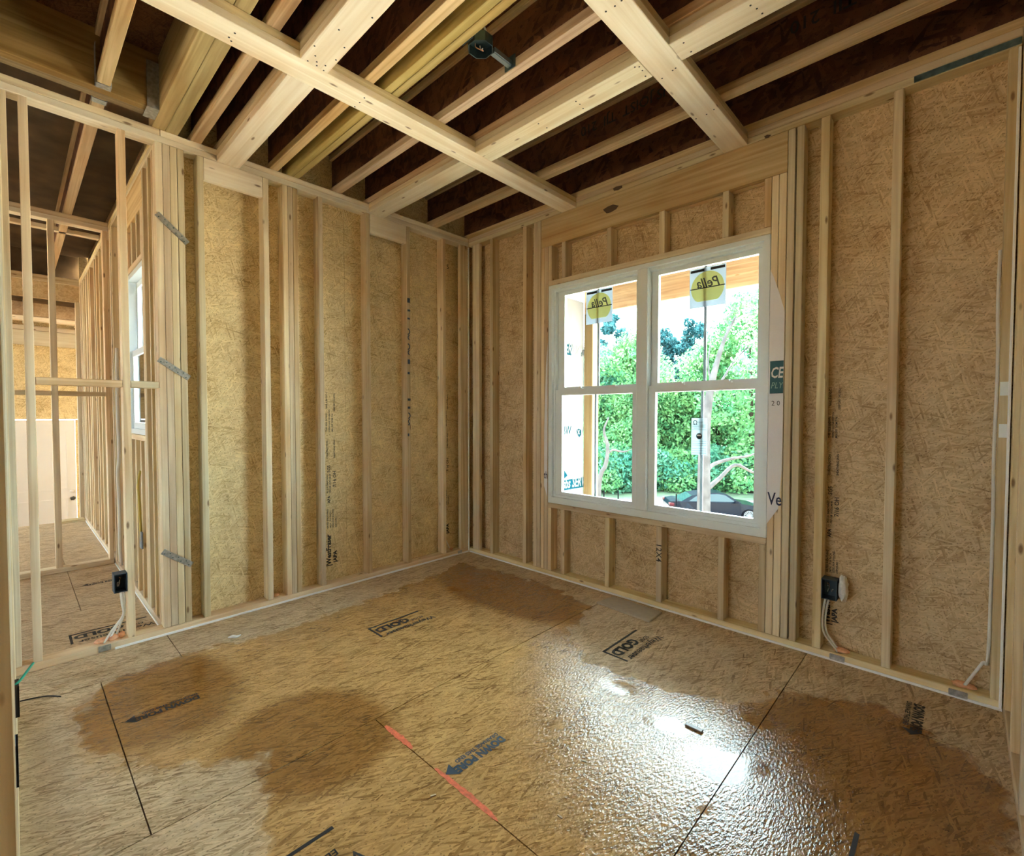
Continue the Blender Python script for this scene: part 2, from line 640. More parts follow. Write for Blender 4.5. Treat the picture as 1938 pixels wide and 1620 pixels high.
def floor_panel(x0, x1, y0, y1, fine):
    g = 0.0022
    x0 += g; x1 -= g; y0 += g; y1 -= g
    st = 0.04 if fine else 0.6
    nx, ny = max(1, int((x1 - x0) / st)), max(1, int((y1 - y0) / st))
    V, Fc, wet, pool, soak = [], [], [], [], []
    for j in range(ny + 1):
        for i in range(nx + 1):
            x, y = x0 + (x1 - x0) * i / nx, y0 + (y1 - y0) * j / ny
            V.append((x, y, 0))
            wet.append(wet_at(x, y) if fine else 0.0)
            soak.append(soak_at(x, y) if fine else 0.0)
            pv = 0
            for (c, a, b) in POOLS:
                d = ((x - c[0]) / a) ** 2 + ((y - c[1]) / b) ** 2
                pv = max(pv, min(1, max(0, 1.6 - d)))
            pool.append(pv if fine else 0)
    for j in range(ny):
        for i in range(nx):
            a = j * (nx + 1) + i
            Fc.append((a, a + 1, a + nx + 2, a + nx + 1))
    b = len(V)
    V += [(x0, y0, -.018), (x1, y0, -.018), (x1, y1, -.018), (x0, y1, -.018)]
    wet += [0] * 4
    pool += [0] * 4
    soak += [0] * 4
    c0, c1, c2, c3 = 0, nx, (nx + 1) * (ny + 1) - 1, (nx + 1) * ny
    Fc += [(b + 3, b + 2, b + 1, b), tuple(range(c1, c0 - 1, -1)) + (b, b + 1), tuple(range(c3, c2 + 1)) + (b + 2, b + 3),
           tuple(range(0, c3 + 1, nx + 1)) + (b + 3, b), tuple(range(c2, c1 - 1, -(nx + 1))) + (b + 1, b + 2)]
    lx0, ly0 = (x0 + x1) / 2, (y0 + y1) / 2
    V = [(v[0] - lx0, v[1] - ly0, v[2]) for v in V]
    me = bpy.data.meshes.new('floor_panel')
    me.from_pydata(V, [], Fc)
    for nm, arr in (('wet', wet), ('pool', pool), ('soak', soak)):
        a = me.attributes.new(nm, 'FLOAT', 'POINT')
        a.data.foreach_set('value', arr)
    me.update()
    return link('floor_panel', me, (lx0, ly0, 0), floor_m, floor)


XS = [-4.66, -3.35, -2.10, -0.86, 0.385, 1.645, 2.895, 3.76]
JN = {0: [-6.6, -4.2, -1.75], 1: [-6.6, -5.2, -2.78, -2.3], 2: [-6.6, -5.2, -2.78, -2.3], 3: [-6.6, -4.9, -2.455, -1.635, .1],
      4: [-6.6, -5.24, -2.80, -.36, .1], 5: [-6.6, -4.44, -2.0, .1], 6: [-6.6, -5.3, -2.9, -.46, .1]}
for k in range(7):
    js = JN[k]
    for a, b in zip(js[:-1], js[1:]):
        if k <= 2 and a >= -2.31: continue
        floor_panel(XS[k], XS[k + 1], a, b, fine=(k >= 3 and b > -3.2))
base_m = plain('dark_joist_space', (0.05, 0.035, 0.02), 0.9)
box('light_seal_slab', -4.66, 3.76, -6.6, .09, -.06, -.0185, base_m, floor, bev=0)  # added dark slab: stands in for joist-space shade, stops light leaks

RX, UX = (0, -1, 0), (1, 0, 0)     # stamps read towards -y, their tops point to +x


def stamp_gold(x0, y0, s=1.0, m=ink):
    z = 0.0016
    text('stamp_lettering', 'Weyerhaeuser', .062 * s, (x0 + .135 * s, y0 - .00, z), RX, UX, m, floor, bold=.016, sx=.98)
    text('stamp_lettering', 'EDGE', .036 * s, (x0 + .085 * s, y0 - .05 * s, z), RX, UX, m, floor, bold=.02)
    text('stamp_lettering', 'GOLD', .088 * s, (x0 + .040 * s, y0 - .145 * s, z), RX, UX, m, floor, bold=.05, sx=.96)
    box('stamp_line', x0, x0 + .013 * s, y0 - .40 * s, y0 - .02 * s, .0002, .0014, m, floor, bev=0)
    box('stamp_line', x0 + .0135 * s, x0 + .16 * s, y0 - .40 * s, y0 - .388 * s, .0002, .0014, m, floor, bev=0)


def stamp_down(x0, y0, s=1.0, m=ink):
    z = 0.0016
    text('stamp_lettering', 'DOWN PORE', .052 * s, (x0 + .008 * s, y0, z), RX, UX, m, floor, bold=.055, sx=.82)
    text('stamp_lettering', 'DRAINAGE THIS END', .026 * s, (x0 - .020 * s, y0, z), RX, UX, m, floor, bold=.035, sx=.93)
    poly_flat('stamp_arrow', [(x0 - .022 * s, y0 - .258 * s, z), (x0 + .012 * s, y0 - .30 * s, z), (x0 + .050 * s, y0 - .258 * s, z)], m, floor)


stamp_gold(.815, -1.165)
stamp_gold(2.045, -.392)
stamp_gold(2.035, -2.365)
stamp_gold(3.282, -1.21)
stamp_gold(-.42, -2.47)
stamp_down(.862, -2.49, .93)
stamp_down(2.118, -1.695, .98, ink_blue)
stamp_down(3.365, -.20, .98)
stamp_down(-1.50, -2.46, .9)
# orange marking paint sprayed along the panel joint
for (xa, xb, dy, wd) in ((1.72, 1.925, .004, .020), (2.075, 2.42, .002, .017)):
    rng = random.Random(int(xa * 100))
    n = 22
    top, bot = [], []
    for i in range(n + 1):
        x = xa + (xb - xa) * i / n
        k = math.sin(math.pi * min(1, max(.04, i / n))) ** .35
        top.append((x, -2.0 + dy + wd * k * rng.uniform(.75, 1.1), .0012))
        bot.append((x, -2.0 + dy - wd * .5 * k * rng.uniform(.6, 1.1), .0012))
    poly_flat('orange_paint_line', top + bot[::-1], orange_m, floor)

# ================================================================== LEFT WALL (x = 0 plane)
D = 0.089
wl = struct('wall_left', 'open stud wall with strand board sheathing and a four-stud post', 'wall')
BP = 0.043
PL = 2.974
box('bottom_plate', -D, 0, -3.30, -0.001, 0.0005, BP, ly, wl)
box('top_plate', -D, 0, -3.30, -0.001, PL, 3.0115, by_, wl)
box('top_plate', -D, 0, -3.30, -2.44, 3.0125, H, ly, wl)
box('top_plate', -D, 0, -2.437, -0.001, 3.0125, H, by_, wl)
studs_a = [(-3.104, -3.070), (-3.029, -2.994), (-2.637, -2.603), (-2.466, -2.4305), (-2.4295, -2.394), (-2.393, -2.3575), (-2.355, -2.321),
           (-2.252, -2.217), (-1.866, -1.830), (-1.737, -1.7025), (-1.7015, -1.6675), (-1.6660, -1.632), (-1.482, -1.447),
           (-1.092, -1.057), (-.708, -.673), (-.316, -.281)]
for (a, b) in studs_a:
    box('stud', -D, -.0008, a, b, BP + .0006, PL - .0006, lz, wl)
box('corner_stud', -.038, -.0008, -.105, -.016, BP + .0006, PL - .0006, lz, wl)
box('blocking', -.038, -.0005, -2.2155, -1.868, 2.836, PL - .001, by_, wl)
box('blocking', -.038, -.0005, -1.0555, -.7095, 2.821, PL - .001, by_, wl)
for (a, b) in ((-2.9925, -2.6385), (-2.6015, -2.4675)):
    box('blocking', -D + .002, -.002, a, b, 1.507, 1.546, ly, wl)
for (a, b) in ((-2.455, -1.236), (-1.234, .10)):
    box('sheathing_panel', -D - .012, -D - .0008, a, b, -.02, 3.36, osb_yz, wl, bev=0)
box('house_wrap', -D - .0165, -D - .0128, -2.352, .10, -.02, 3.36, wrap_m, wl, bev=0)
box('caulk_bead', .0002, .009, -2.70, -.011, .0002, .013, caulk_m, wl, bev=.002)
box('caulk_bead', .0008, .012, -.013, -.002, .015, PL - .01, caulk_m, wl, bev=.002)
RA, UA = (0, 0, 1), (0, -1, 0)     # sheathing print reads upwards


def osb_print(parent, org, R_, U_, hs=1.0):
    o, r, u = Vector(org), Vector(R_), Vector(U_)

    def T(body, d, h, size, bold=.0, sx=1.0):
        text('sheathing_lettering', body, size * (.5 + .5 * hs), o + r * d + u * (h * hs), R_, U_, ink, parent, bold=bold + .018, sx=sx)
    T('|WestFraser', .0, -.030, .052, .02, .95)
    T('|APA', .02, -.078, .040, .03, 1.1)
    T('RATED SHEATHING', .30, -.012, .017, .01, 1.0)
    T('24/16   7/16 INCH', .30, -.034, .017, .01, 1.0)
    T('SIZED FOR SPACING', .30, -.056, .016, .01, 1.0)
    T('EXPOSURE 1', .30, -.080, .016, .01, 1.0)
    T('APA', .50, -.028, .030, .015)
    T('PS 2-10  SHEATHING', .58, -.012, .016, .01)
    T('PRP-108  HUD-UM-40', .58, -.034, .016, .01)
    T('SG5', .74, -.030, .034, .0)
    T('7/16 OH', .62, -.078, .036, .0)
    T('CONSTRUCTION  |', .85, -.014, .018, .01)
    T('SHEATHING SPAN  |', .85, -.072, .018, .01)
    T('THIS SIDE DOWN', 1.06, -.010, .018, .012)
    T('STRENGTH AXIS THIS DIRECTION', 1.06, -.032, .014, .012, .82)
    T('MILL 505  NOM 7/16', 1.06, -.056, .016, .012)
    T('NAIL 6 IN O.C. |', 1.24, -.012, .018, .012)
    T('KEEP DRY ON SITE |', 1.22, -.074, .016, .012)


osb_print(wl, (-D + .0006, -1.398, .155), RA, UA)
osb_print(wl, (-D + .0006, -.262, .18), RA, UA)
box('printed_patch', -D + .0002, -D + .0008, -.262, -.225, .385, .475, plain('blue_print', (.02, .10, .22), .6), wl, bev=0)
# cut-off navy letters printed on one stud's edge
yb0, yb1 = -.7075, -.6735
for (za, zb, ya, yb) in ((2.32, 2.36, yb0 + .004, yb1 - .003), (2.245, 2.262, yb0 + .006, yb1), (2.175, 2.19, yb0 + .004, yb1 - .004),
                         (1.79, 1.83, yb0 + .005, yb1 - .004), (1.70, 1.72, yb0 + .004, yb1 - .008), (1.47, 1.49, yb0 + .003, yb1 - .002),
                         (1.40, 1.42, yb0 + .004, yb1 - .004), (1.255, 1.27, yb0 + .008, yb1 - .012), (1.16, 1.185, yb0 + .002, yb1 - .016)):
    box('stud_lettering', -.0006, .0002, ya, yb, za, zb, ink_blue, wl, bev=0)


def arc_strip(name, cx, cy, r, wdt, a0, a1, mat, parent, to3):
    n = 14
    A = [(cx + r * math.cos(a0 + (a1 - a0) * i / n), cy + r * math.sin(a0 + (a1 - a0) * i / n)) for i in range(n + 1)]
    B = [(cx + (r - wdt) * math.cos(a0 + (a1 - a0) * i / n), cy + (r - wdt) * math.sin(a0 + (a1 - a0) * i / n)) for i in range(n + 1)]
    bm = bmesh.new()
    va = [bm.verts.new(Vector(to3(*p))) for p in A]
    vb = [bm.verts.new(Vector(to3(*p))) for p in B]
    for i in range(n):
        bm.faces.new((va[i], va[i + 1], vb[i + 1], vb[i]))
    return from_bm(name, bm, mat, parent)


for zc in (2.07, 1.94, 1.34):
    arc_strip('stud_lettering', -.706, zc, .030, .010, -1.35, 1.35, ink_blue, wl, lambda a, b: (.0003, a, b))
    arc_strip('stud_lettering', -.676, zc - .05, .026, .010, 1.9, 4.4, ink_blue, wl, lambda a, b: (.0003, a, b))

# ================================================================== BACK WALL (y = 0 plane) with the window
wb = struct('wall_back', 'stud wall with header, cripples and strand board around the double window', 'wall')
XW = 3.668
box('bottom_plate', .0008, XW - .001, 0, D, .0005, BP, lx, wb)
box('top_plate', .0008, XW - .001, 0, D, PL, 3.0115, lx, wb)
box('top_plate', .0008, XW - .001, 0, D, 3.0125, H, lx, wb)
zf0, zf1 = BP + .0006, PL - .0006
box('corner_stud', .056, .150, .0008, .038, zf0, zf1, lz, wb)
for (a, b) in ((.297, .335), (.712, .751), (.837, .874), (.8755, .912), (2.7555, 2.792), (2.800, 2.836), (2.915, 2.957), (3.225, 3.264), (3.626, 3.664)):
    box('stud', a, b, .0008, D, zf0, zf1, lz, wb)
for (a, b) in ((.917, .9545), (.956, .993), (2.6745, 2.711), (2.7135, 2.752)):
    box('jack_stud', a, b, .0008, D, zf0, 2.7395, lz, wb)
for (a, b) in ((.995, 1.031), (1.134, 1.172), (1.556, 1.594), (1.972, 2.012), (2.394, 2.432), (2.634, 2.6725)):
    box('cripple_stud', a, b, .0008, D, zf0, .5735, lz, wb)
    box('cripple_stud', a, b, .0008, D, 2.4535, 2.7395, lz, wb)
box('sill_plate', .995, 2.6725, .0008, D, .5745, .613, lx, wb)
box('head_plate', .995, 2.6725, .0008, D, 2.4135, 2.4525, lx, wb)
box('header', .917, 2.754, .0008, .038, 2.7405, PL - .0005, hdr_m, wb)
box('header', .917, 2.754, .0515, D, 2.7405, PL - .0005, hdr_m, wb)
ys0, ys1 = D + .0008, D + .012
box('sheathing_panel', -.10, .994, ys0, ys1, -.02, 3.36, osb_xz, wb, bev=0)
box('sheathing_panel', .996, 2.6735, ys0, ys1, -.02, .612, osb_xz, wb, bev=0)
box('sheathing_panel', .996, 2.6735, ys0, ys1, 2.4135, 3.36, osb_xz, wb, bev=0)
box('sheathing_panel', 2.6755, 3.76, ys0, ys1, -.02, 3.36, osb_xz, wb, bev=0)
box('caulk_bead', .0125, XW - .002, -.009, -.0002, .0002, .013, caulk_m, wb, bev=.002)
box('caulk_bead', 3.654, 3.664, -.0105, -.001, .015, PL - .01, caulk_m, wb, bev=.002)
RB, UB = (0, 0, 1), (-1, 0, 0)
osb_print(wb, (2.964, D - .0004, .16), RB, UB, .68)
osb_print(wb, (.700, D - .0004, 2.93), (0, 0, -1), (1, 0, 0), .68)
text('stud_lettering', '12X4', .055, (1.975, .0003, .455), (0, 0, -1), (1, 0, 0), ink, wb, bold=.012, spacing=1.1)
text('pencil_mark', '5', .06, (-D + .0006, -.20, 2.74), (0, 1, 0), (0, 0, 1), ink, wl)
# flaps of house wrap folded round the jack studs
z0f, z1f = .70, 2.12
bm = bmesh.new()
bm.faces.new([bm.verts.new(Vector(p)) for p in ((2.6735, -.0012, .70), (2.735, -.0012, .80), (2.752, -.0012, 1.05), (2.752, -.0012, 1.95),
                                               (2.722, -.0012, 2.06), (2.690, -.0012, 2.16), (2.6735, -.0012, 2.20))])
flap = from_bm('house_wrap_flap', bm, wrap_m, wb)
box('printed_patch', 2.680, 2.7505, -.0026, -.0016, 1.475, 1.665, teal_print, flap, bev=0)
text('wrap_lettering', 'CE', .088, (2.682, -.0032, 1.567), (1, 0, 0), (0, 0, 1), white_print, flap, bold=.02, shear=.2, sx=.62)
text('wrap_lettering', 'PLY', .052, (2.684, -.0032, 1.505), (1, 0, 0), (0, 0, 1), plain('pale_green_print', (.25, .42, .36), .6), flap, shear=.25, sx=.75)
text('pencil_mark', '2 0', .040, (2.69, -.0026, 1.405), (1, 0, 0), (0, 0, 1), ink, flap, sx=.9)
text('wrap_lettering', 'Ve', .105, (2.678, -.0026, .82), (1, 0, 0), (0, 0, 1), navy, flap, bold=.012, sx=.66)
bm = bmesh.new()
bm.faces.new([bm.verts.new(Vector(p)) for p in ((.957, -.0012, .75), (.993, -.0012, .66), (.993, -.0012, 1.95), (.975, -.0012, 1.75), (.957, -.0012, 1.2))])
flap2 = from_bm('house_wrap_flap', bm, wrap_m, wb)
text('wrap_lettering', 'th', .085, (.938 + .020, -.0026, .815), (1, 0, 0), (0, 0, 1), navy, flap2, bold=.012, sx=.55)

# ------------------------------------------------------------------ the mulled double-hung window
w1 = struct('window_1', 'white vinyl pair of double-hung windows with grey glazing bars', 'window')


def frame_rect(name, x0, x1, z0, z1, t_, ya, yb, mat, parent, tb=None, tt=None):
    tb = t_ if tb is None else tb
    tt = t_ if tt is None else tt
    bm = bmesh.new()
    bm_box(bm, x0, x0 + t_, ya, yb, z0, z1)
    bm_box(bm, x1 - t_, x1, ya, yb, z0, z1)
    bm_box(bm, x0 + t_, x1 - t_, ya, yb, z0, z0 + tb)
    bm_box(bm, x0 + t_, x1 - t_, ya, yb, z1 - tt, z1)
    return from_bm(name, bm, mat, parent)


frame_rect('window_frame', 1.0, 2.67, .615, 2.411, .034, .002, .105, white_vinyl, w1, .05, .03)
frame_rect('window_frame', 1.0345, 2.6355, .666, 2.3805, .018, .030, .105, white_vinyl, w1)
box('mullion', 1.806, 1.889, .004, .105, .666, 2.380, white_vinyl, w1, bev=.004)
SASH = [(1.053, 1.8055, True), (1.8895, 2.617, True), (1.053, 1.8055, False), (1.8895, 2.617, False)]
GL = {0: (1.117, 1.770, 1.575, 2.330), 1: (1.940, 2.590, 1.575, 2.330), 2: (1.117, 1.762, .712, 1.508), 3: (1.940, 2.590, .712, 1.508)}
for i, (xa, xb, upper) in enumerate(SASH):
    ga, gb, gz0, gz1 = GL[i]
    za, zb = (1.515, 2.3615) if upper else (.6855, 1.5545)
    ya, yb = (.066, .096) if upper else (.033, .063)
    bm = bmesh.new()
    bm_box(bm, xa, ga, ya, yb, za, zb)
    bm_box(bm, gb, xb, ya, yb, za, zb)
    bm_box(bm, ga, gb, ya, yb, za, gz0)
    bm_box(bm, ga, gb, ya, yb, gz1, zb)
    s_ = from_bm('sash', bm, white_vinyl, w1)
    box('pane', ga - .004, gb + .004, (ya + yb) / 2 - .003, (ya + yb) / 2 + .003, gz0 - .004, gz1 + .004, glass_m, s_, bev=0)
    xm = {0: 1.432, 1: 2.262, 2: 1.432, 3: 2.262}[i]
    box('glazing_bar', xm - .009, xm + .009, (ya + yb) / 2 + .0035, (ya + yb) / 2 + .011, gz0, gz1, grid_m, s_, bev=0)
    if not upper:
        for xl in (xa + (xb - xa) * .3, xa + (xb - xa) * .72):
            bm = bmesh.new()
            bm_box(bm, xl - .035, xl + .035, .034, .060, 1.5547, 1.562)
            bm_box(bm, xl - .012, xl + .022, .036, .058, 1.5622, 1.574)
            from_bm('sash_lock', bm, white_vinyl, s_)
# round yellow stickers facing out: seen from behind, the script runs backwards
for (pxs, pys, sc) in (((1305, 1372), (503, 582), 1.0), ((1110, 1157), (552, 607), 1.0)):
    cpt = on(1, .074, sum(pxs) / 2, sum(pys) / 2)
    hw = .118 if pxs[0] > 1200 else .120
    cx, cz = cpt[0], cpt[2]
    yq = .0755
    st_ = box('sticker', cx - hw, cx + hw, yq, yq + .0015, cz - .130, cz + .130, sticker_bg, w1, bev=0)
    bm = bmesh.new()
    vs_ = [bm.verts.new(Vector((cx + .108 * math.cos(t), yq - .0006, cz - .005 + max(-.085, .108 * math.sin(t))))) for t in
           [2 * math.pi * k / 40 for k in range(40)]]
    bm.faces.new(vs_)
    from_bm('sticker_disc', bm, sticker_y, st_)
    text('sticker_lettering', 'Pella', .088, (cx + .085, yq - .0012, cz + .000), (-1, 0, 0), (0, 0, 1), plain('sticker_ink', (.10, .10, .07), .6) if 'sticker_ink' not in MATS else MATS['sticker_ink'],
         st_, bold=.012, shear=.35, sx=.92)
    box('sticker_band', cx - hw + .006, cx - .02, yq - .0006, yq - .0002, cz + .105, cz + .122, ink, st_, bev=0)
    box('sticker_band', cx + .02, cx + hw - .006, yq - .0006, yq - .0002, cz + .105, cz + .122, ink, st_, bev=0)
    box('sticker_line', cx - hw + .004, cx + hw - .004, yq - .0012, yq - .0007, cz - .007, cz - .001, ink, st_, bev=0)
# label sheet on the lower right pane
a0, a1 = on(1, .044, 1309, 791), on(1, .044, 1338, 862)
lb = box('label_sheet', a0[0], a1[0], .0425, .0435, a1[2], a0[2], sticker_w, w1, bev=0)
lw, lh, lxc = a1[0] - a0[0], a0[2] - a1[2], a0[0]
yl = .0418
text('label_lettering', '\u03a9', .040, (lxc + .010, yl, a0[2] - .045), (1, 0, 0), (0, 0, 1), ink, lb, bold=.02)
for k, (q0, q1, zz) in enumerate(((.35, .75, .10), (.35, .70, .13), (.05, .92, .18), (.10, .85, .21), (.05, .9, .235), (.15, .5, .27), (.04, .95, .31),
                                 (.04, .95, .62), (.04, .95, .68), (.04, .95, .73), (.04, .95, .82), (.04, .95, .88), (.04, .95, .94))):
    box('label_line', lxc + lw * q0, lxc + lw * q1, yl - .0003, yl, a0[2] - lh * zz - .003, a0[2] - lh * zz, grid_m, lb, bev=0)
bm = bmesh.new()
bm.faces.new([bm.verts.new(Vector((lxc + lw * .5 + .020 * math.cos(t), yl - .0002, a0[2] - lh * .49 + .020 * math.sin(t)))) for t in [2 * math.pi * k / 20 for k in range(20)]])
from_bm('label_seal', bm, ink, lb)
box('label_line', lxc + lw * .5 - .013, lxc + lw * .5 + .013, yl - .0007, yl - .0004, a0[2] - lh * .49, a0[2] - lh * .49 + .010, white_print, lb, bev=0)

# ================================================================== RIGHT WALL (x = 3.668)
wr = struct('wall_right', 'stud wall of knotty pine seen edge-on beside the window wall', 'wall')
box('bottom_plate', XW, XW + D, -6.6, -.0008, .0005, BP, ly, wr)
box('top_plate', XW, XW + D, -6.6, -.0008, PL, 3.0115, ly, wr)
box('top_plate', XW, XW + D, -6.6, -.0008, 3.0125, H, ly, wr)
for k in range(17):
    y = -.002 - k * .40
    box('stud', XW + .0006, XW + D, y - .038, y, BP + .0006, PL - .0006, lz, wr)
box('stud', XW + .0006, XW + D, -.0805, -.0415, BP + .0006, PL - .0006, lz, wr)
box('sheathing_panel', XW + D + .0008, XW + D + .012, -6.6, -2.44, -.02, 3.36, osb_yz, wr, bev=0)
box('sheathing_panel', XW + D + .0008, XW + D + .012, -2.438, .10, -.02, 3.36, osb_yz, wr, bev=0)

# ================================================================== FRONT WALL stub beside the camera (y = -3.09)
wf = struct('wall_front', 'short stud partition seen edge-on with two wiring boxes', 'wall')
YE = -3.091
box('bottom_plate', .32, 2.02, YE - D, YE, .0005, BP, lx, wf)
box('top_plate', .32, 2.02, YE - D, YE, PL, 3.0115, bx_, wf)
box('top_plate', .32, 2.02, YE - D, YE, 3.0125, H, lx, wf)
for x in (.322, .72, 1.16, 1.545, 1.944, 1.982):
    box('stud', x, x + .037, YE - D, YE - .0006, BP + .0006, PL - .0006, lz, wf)

# unseen wall added behind the camera, two openings sized to set the daylight
wq = struct('wall_rear_added', 'added rear wall out of view with two openings sized for daylight', 'wall')
YR = -6.6
for (a, b, c, d_) in ((-4.76, -4.6, -.02, 3.36), (-3.4, .9, -.02, 3.36), (1.6, 3.77, -.02, 3.36), (-4.6, -3.4, -.02, .8), (-4.6, -3.4, 2.3, 3.36), (.9, 1.6, -.02, 1.1), (.9, 1.6, 2.1, 3.36)):
    box('sheathing_panel', a + .001, b - .001, YR - .014, YR - .002, c, d_, osb_xz, wq, bev=0)

box('sheathing_panel', -4.775, -4.762, -6.6, -5.21, -.02, 3.36, osb_yz, wq, bev=0)  # unseen panel added to shut stray light out of the hall

# ================================================================== HALL beyond the left wall
YC = -2.46
wc = struct('wall_hall', 'stud wall along the hall with a narrow white window', 'wall')
yc1 = YC + D
box('bottom_plate', -4.66, -D - .001, YC, yc1, .0005, BP, lx, wc)
box('top_plate', -4.66, -D - .001, YC, yc1, PL, 3.0115, lx, wc)
box('top_plate', -4.66, -D - .001, YC, yc1, 3.0125, H, lx, wc)
for x in (-.170, -.300, -.475, -.516, -1.232, -1.272, -1.52, -1.90, -2.00, -2.36, -2.76, -3.00, -3.16, -3.56, -3.72, -3.96, -4.20, -4.36, -4.50, -4.64):
    jack = x in (-.516, -1.232)
    box('stud', x, x + .038, YC + .0006, yc1, BP + .0006, (2.739 if jack else PL - .0006), lz, wc)
box('header', -1.2335, -.4765, YC + .0006, yc1, 2.740, PL - .0006, hdr_m, wc)
box('sill_plate', -1.193, -.517, YC + .0006, yc1, 1.165, 1.203, lx, wc)
box('head_plate', -1.193, -.517, YC + .0006, yc1, 2.401, 2.439, lx, wc)
for x in (-1.193, -.92, -.72, -.556):
    box('cripple_stud', x, x + .038, YC + .0008, yc1, 2.4396, 2.7394, lz, wc)
    box('cripple_stud', x, x + .038, YC + .0008, yc1, BP + .0006, 1.1644, lz, wc)
box('sheathing_panel', -.516, -.1015, yc1 + .0008, yc1 + .012, -.02, 3.36, osb_xz, wc, bev=0)
box('sheathing_panel', -1.193, -.518, yc1 + .0008, yc1 + .012, -.02, 1.20, osb_xz, wc, bev=0)
box('sheathing_panel', -1.193, -.518, yc1 + .0008, yc1 + .012, 2.403, 3.36, osb_xz, wc, bev=0)
box('sheathing_panel', -2.90, -1.195, yc1 + .0008, yc1 + .012, -.02, 3.36, osb_xz, wc, bev=0)
box('sheathing_panel', -4.66, -2.902, yc1 + .0008, yc1 + .012, -.02, 3.36, osb_xz, wc, bev=0)
box('caulk_bead', -2.03, -D - .002, YC - .008, YC - .0002, .0002, .010, caulk_m, wc, bev=.002)
box('caulk_bead', -4.5, -2.14, YC - .008, YC - .0002, .0002, .010, caulk_m, wc, bev=.002)
w2 = struct('window_2', 'narrow white vinyl double-hung window in the hall wall', 'window')


def frame_c(name, x0, x1, z0, z1, t_, ya, yb):
    return frame_rect(name, x0, x1, z0, z1, t_, ya, yb, white_vinyl, w2)


frame_c('window_frame', -1.190, -.519, 1.206, 2.398, .036, YC + .008, yc1 + .012)
sa = frame_c('sash', -1.153, -.556, 1.785, 2.361, .045, YC + .062, YC + .088)
sb = frame_c('sash', -1.153, -.556, 1.243, 1.835, .045, YC + .030, YC + .056)
box('pane', -1.107, -.602, YC + .073, YC + .077, 1.831, 2.315, glass_m, sa, bev=0)
box('pane', -1.107, -.602, YC + .041, YC + .045, 1.289, 1.789, glass_m, sb, bev=0)
# partition across the hall
wp = struct('wall_partition', 'open stud partition across the hall with flat blocking', 'wall')
XF = -2.04
box('bottom_plate', XF - D, XF, -3.9, YC - .010, .0005, BP, ly, wp)
box('top_plate', XF - D, XF, -3.9, YC - .0008, PL, 3.0115, by_, wp)
box('top_plate', XF - D, XF, -3.9, YC - .0008, 3.0125, H, ly, wp)
fst = [(-3.62, -3.582), (-3.236, -3.198), (-2.848, -2.806), (-2.499, -2.461)]
for (a, b) in fst:
    box('stud', XF - D, XF - .0006, a, b - (.009 if b > -2.47 else 0), BP + .0006, PL - .0006, lz, wp)
for (p, q) in zip(fst[:-1], fst[1:]):
    box('blocking', XF - D + .002, XF - .002, p[1] + .001, q[0] - .001, 1.508, 1.548, ly, wp)
box('ceiling_ledger', -2.68, -2.62, -3.19, YC - .001, H + .0006, H + .04, by_, wp)
# a header across the far end of the hall and the lower room behind it
wg = struct('wall_far', 'header and far strand board wall above a white door', 'wall')
box('top_plate', -4.75, -4.6615, -5.2, YC + .02, 2.975, 3.05, ly, wg)
box('header', -4.75, -4.7065, -5.2, YC + .02, 2.770, 2.974, hdr_m, wg)
box('stud', -4.75, -4.6615, -2.50, YC + .0, -.02, 2.769, lz, wg)
box('header', -5.62, -5.54, -5.2, -1.9, 2.66, 2.84, hdr_m, wg)
box('top_plate', -5.64, -5.52, -5.2, -1.9, 2.60, 2.655, by_, wg)
box('header', -6.42, -6.38, -5.2, -1.9, 2.36, 2.57, by_, wg)
box('top_plate', -6.44, -6.36, -5.2, -1.9, 2.575, 2.64, by_, wg)
box('sheathing_panel', -6.45, -6.44, -5.2, -1.9, 1.27, 3.4, osb_yz, wg, bev=0)
box('sheathing_panel', -6.45, -6.44, -5.2, -3.30, -.9, 1.268, osb_yz, wg, bev=0)
box('sheathing_panel', -6.45, -6.44, -2.41, -1.9, -.9, 1.268, osb_yz, wg, bev=0)
for k in range(5):
    box('ceiling_joist', -6.36, -4.76, -4.6 + k * .55, -4.56 + k * .55, 2.66, 2.88, bx_, wg)
box('ceiling_deck', -6.5, -4.78, -5.2, -1.9, 2.89, 2.91, ply_hall, wg, bev=0)
box('sky_gap_panel', -4.775, -4.755, -5.2, -1.9, 2.85, 3.37, ply_hall, wg, bev=0)  # added to close the sky gap above the lower ceiling
box('unseen_side_wall', -6.44, -4.778, -5.23, -5.20, -.9, 2.50, osb_xz, wg, bev=0)  # unseen wall added to dim the lower room, slot left above
box('unseen_side_wall', -6.44, -4.76, -1.93, -1.90, -.9, 2.888, osb_xz, wg, bev=0)  # unseen wall, made tall enough to shut out direct sun
box('lower_floor', -6.5, -4.68, -5.2, -1.9, -.90, -.86, ply_hall, wg, bev=0)
box('unseen_side_wall', -4.70, -4.664, -2.458, -1.932, -.9, 3.34, osb_yz, wg, bev=0)  # unseen panel added to close a slot that let sun in
box('light_block_skirt', -4.69, -4.664, -5.2, -1.9, -.86, -.02, osb_yz, wg, bev=0)  # unseen panel added against light from below the floor
box('threshold', -4.66, -4.50, -2.72, -2.47, .0005, .03, ly, wg)
d1 = struct('door_1', 'white two-panel door with a round knob beyond the hall', 'door')
box('door_slab', -6.438, -6.398, -3.295, -2.415, -.85, 1.262, white_paint, d1)
for (za, zb) in ((.20, 1.10), (-.75, .06)):
    frame_pts = []
    bm = bmesh.new()
    for (ya, yb, zc, zd) in ((-2.52, -2.505, za, zb), (-3.20, -3.185, za, zb), (-3.185, -2.52, za, za + .015), (-3.185, -2.52, zb - .015, zb)):
        bm_box(bm, -6.3978, -6.388, ya, yb, zc, zd)
    from_bm('door_moulding', bm, white_paint, d1)
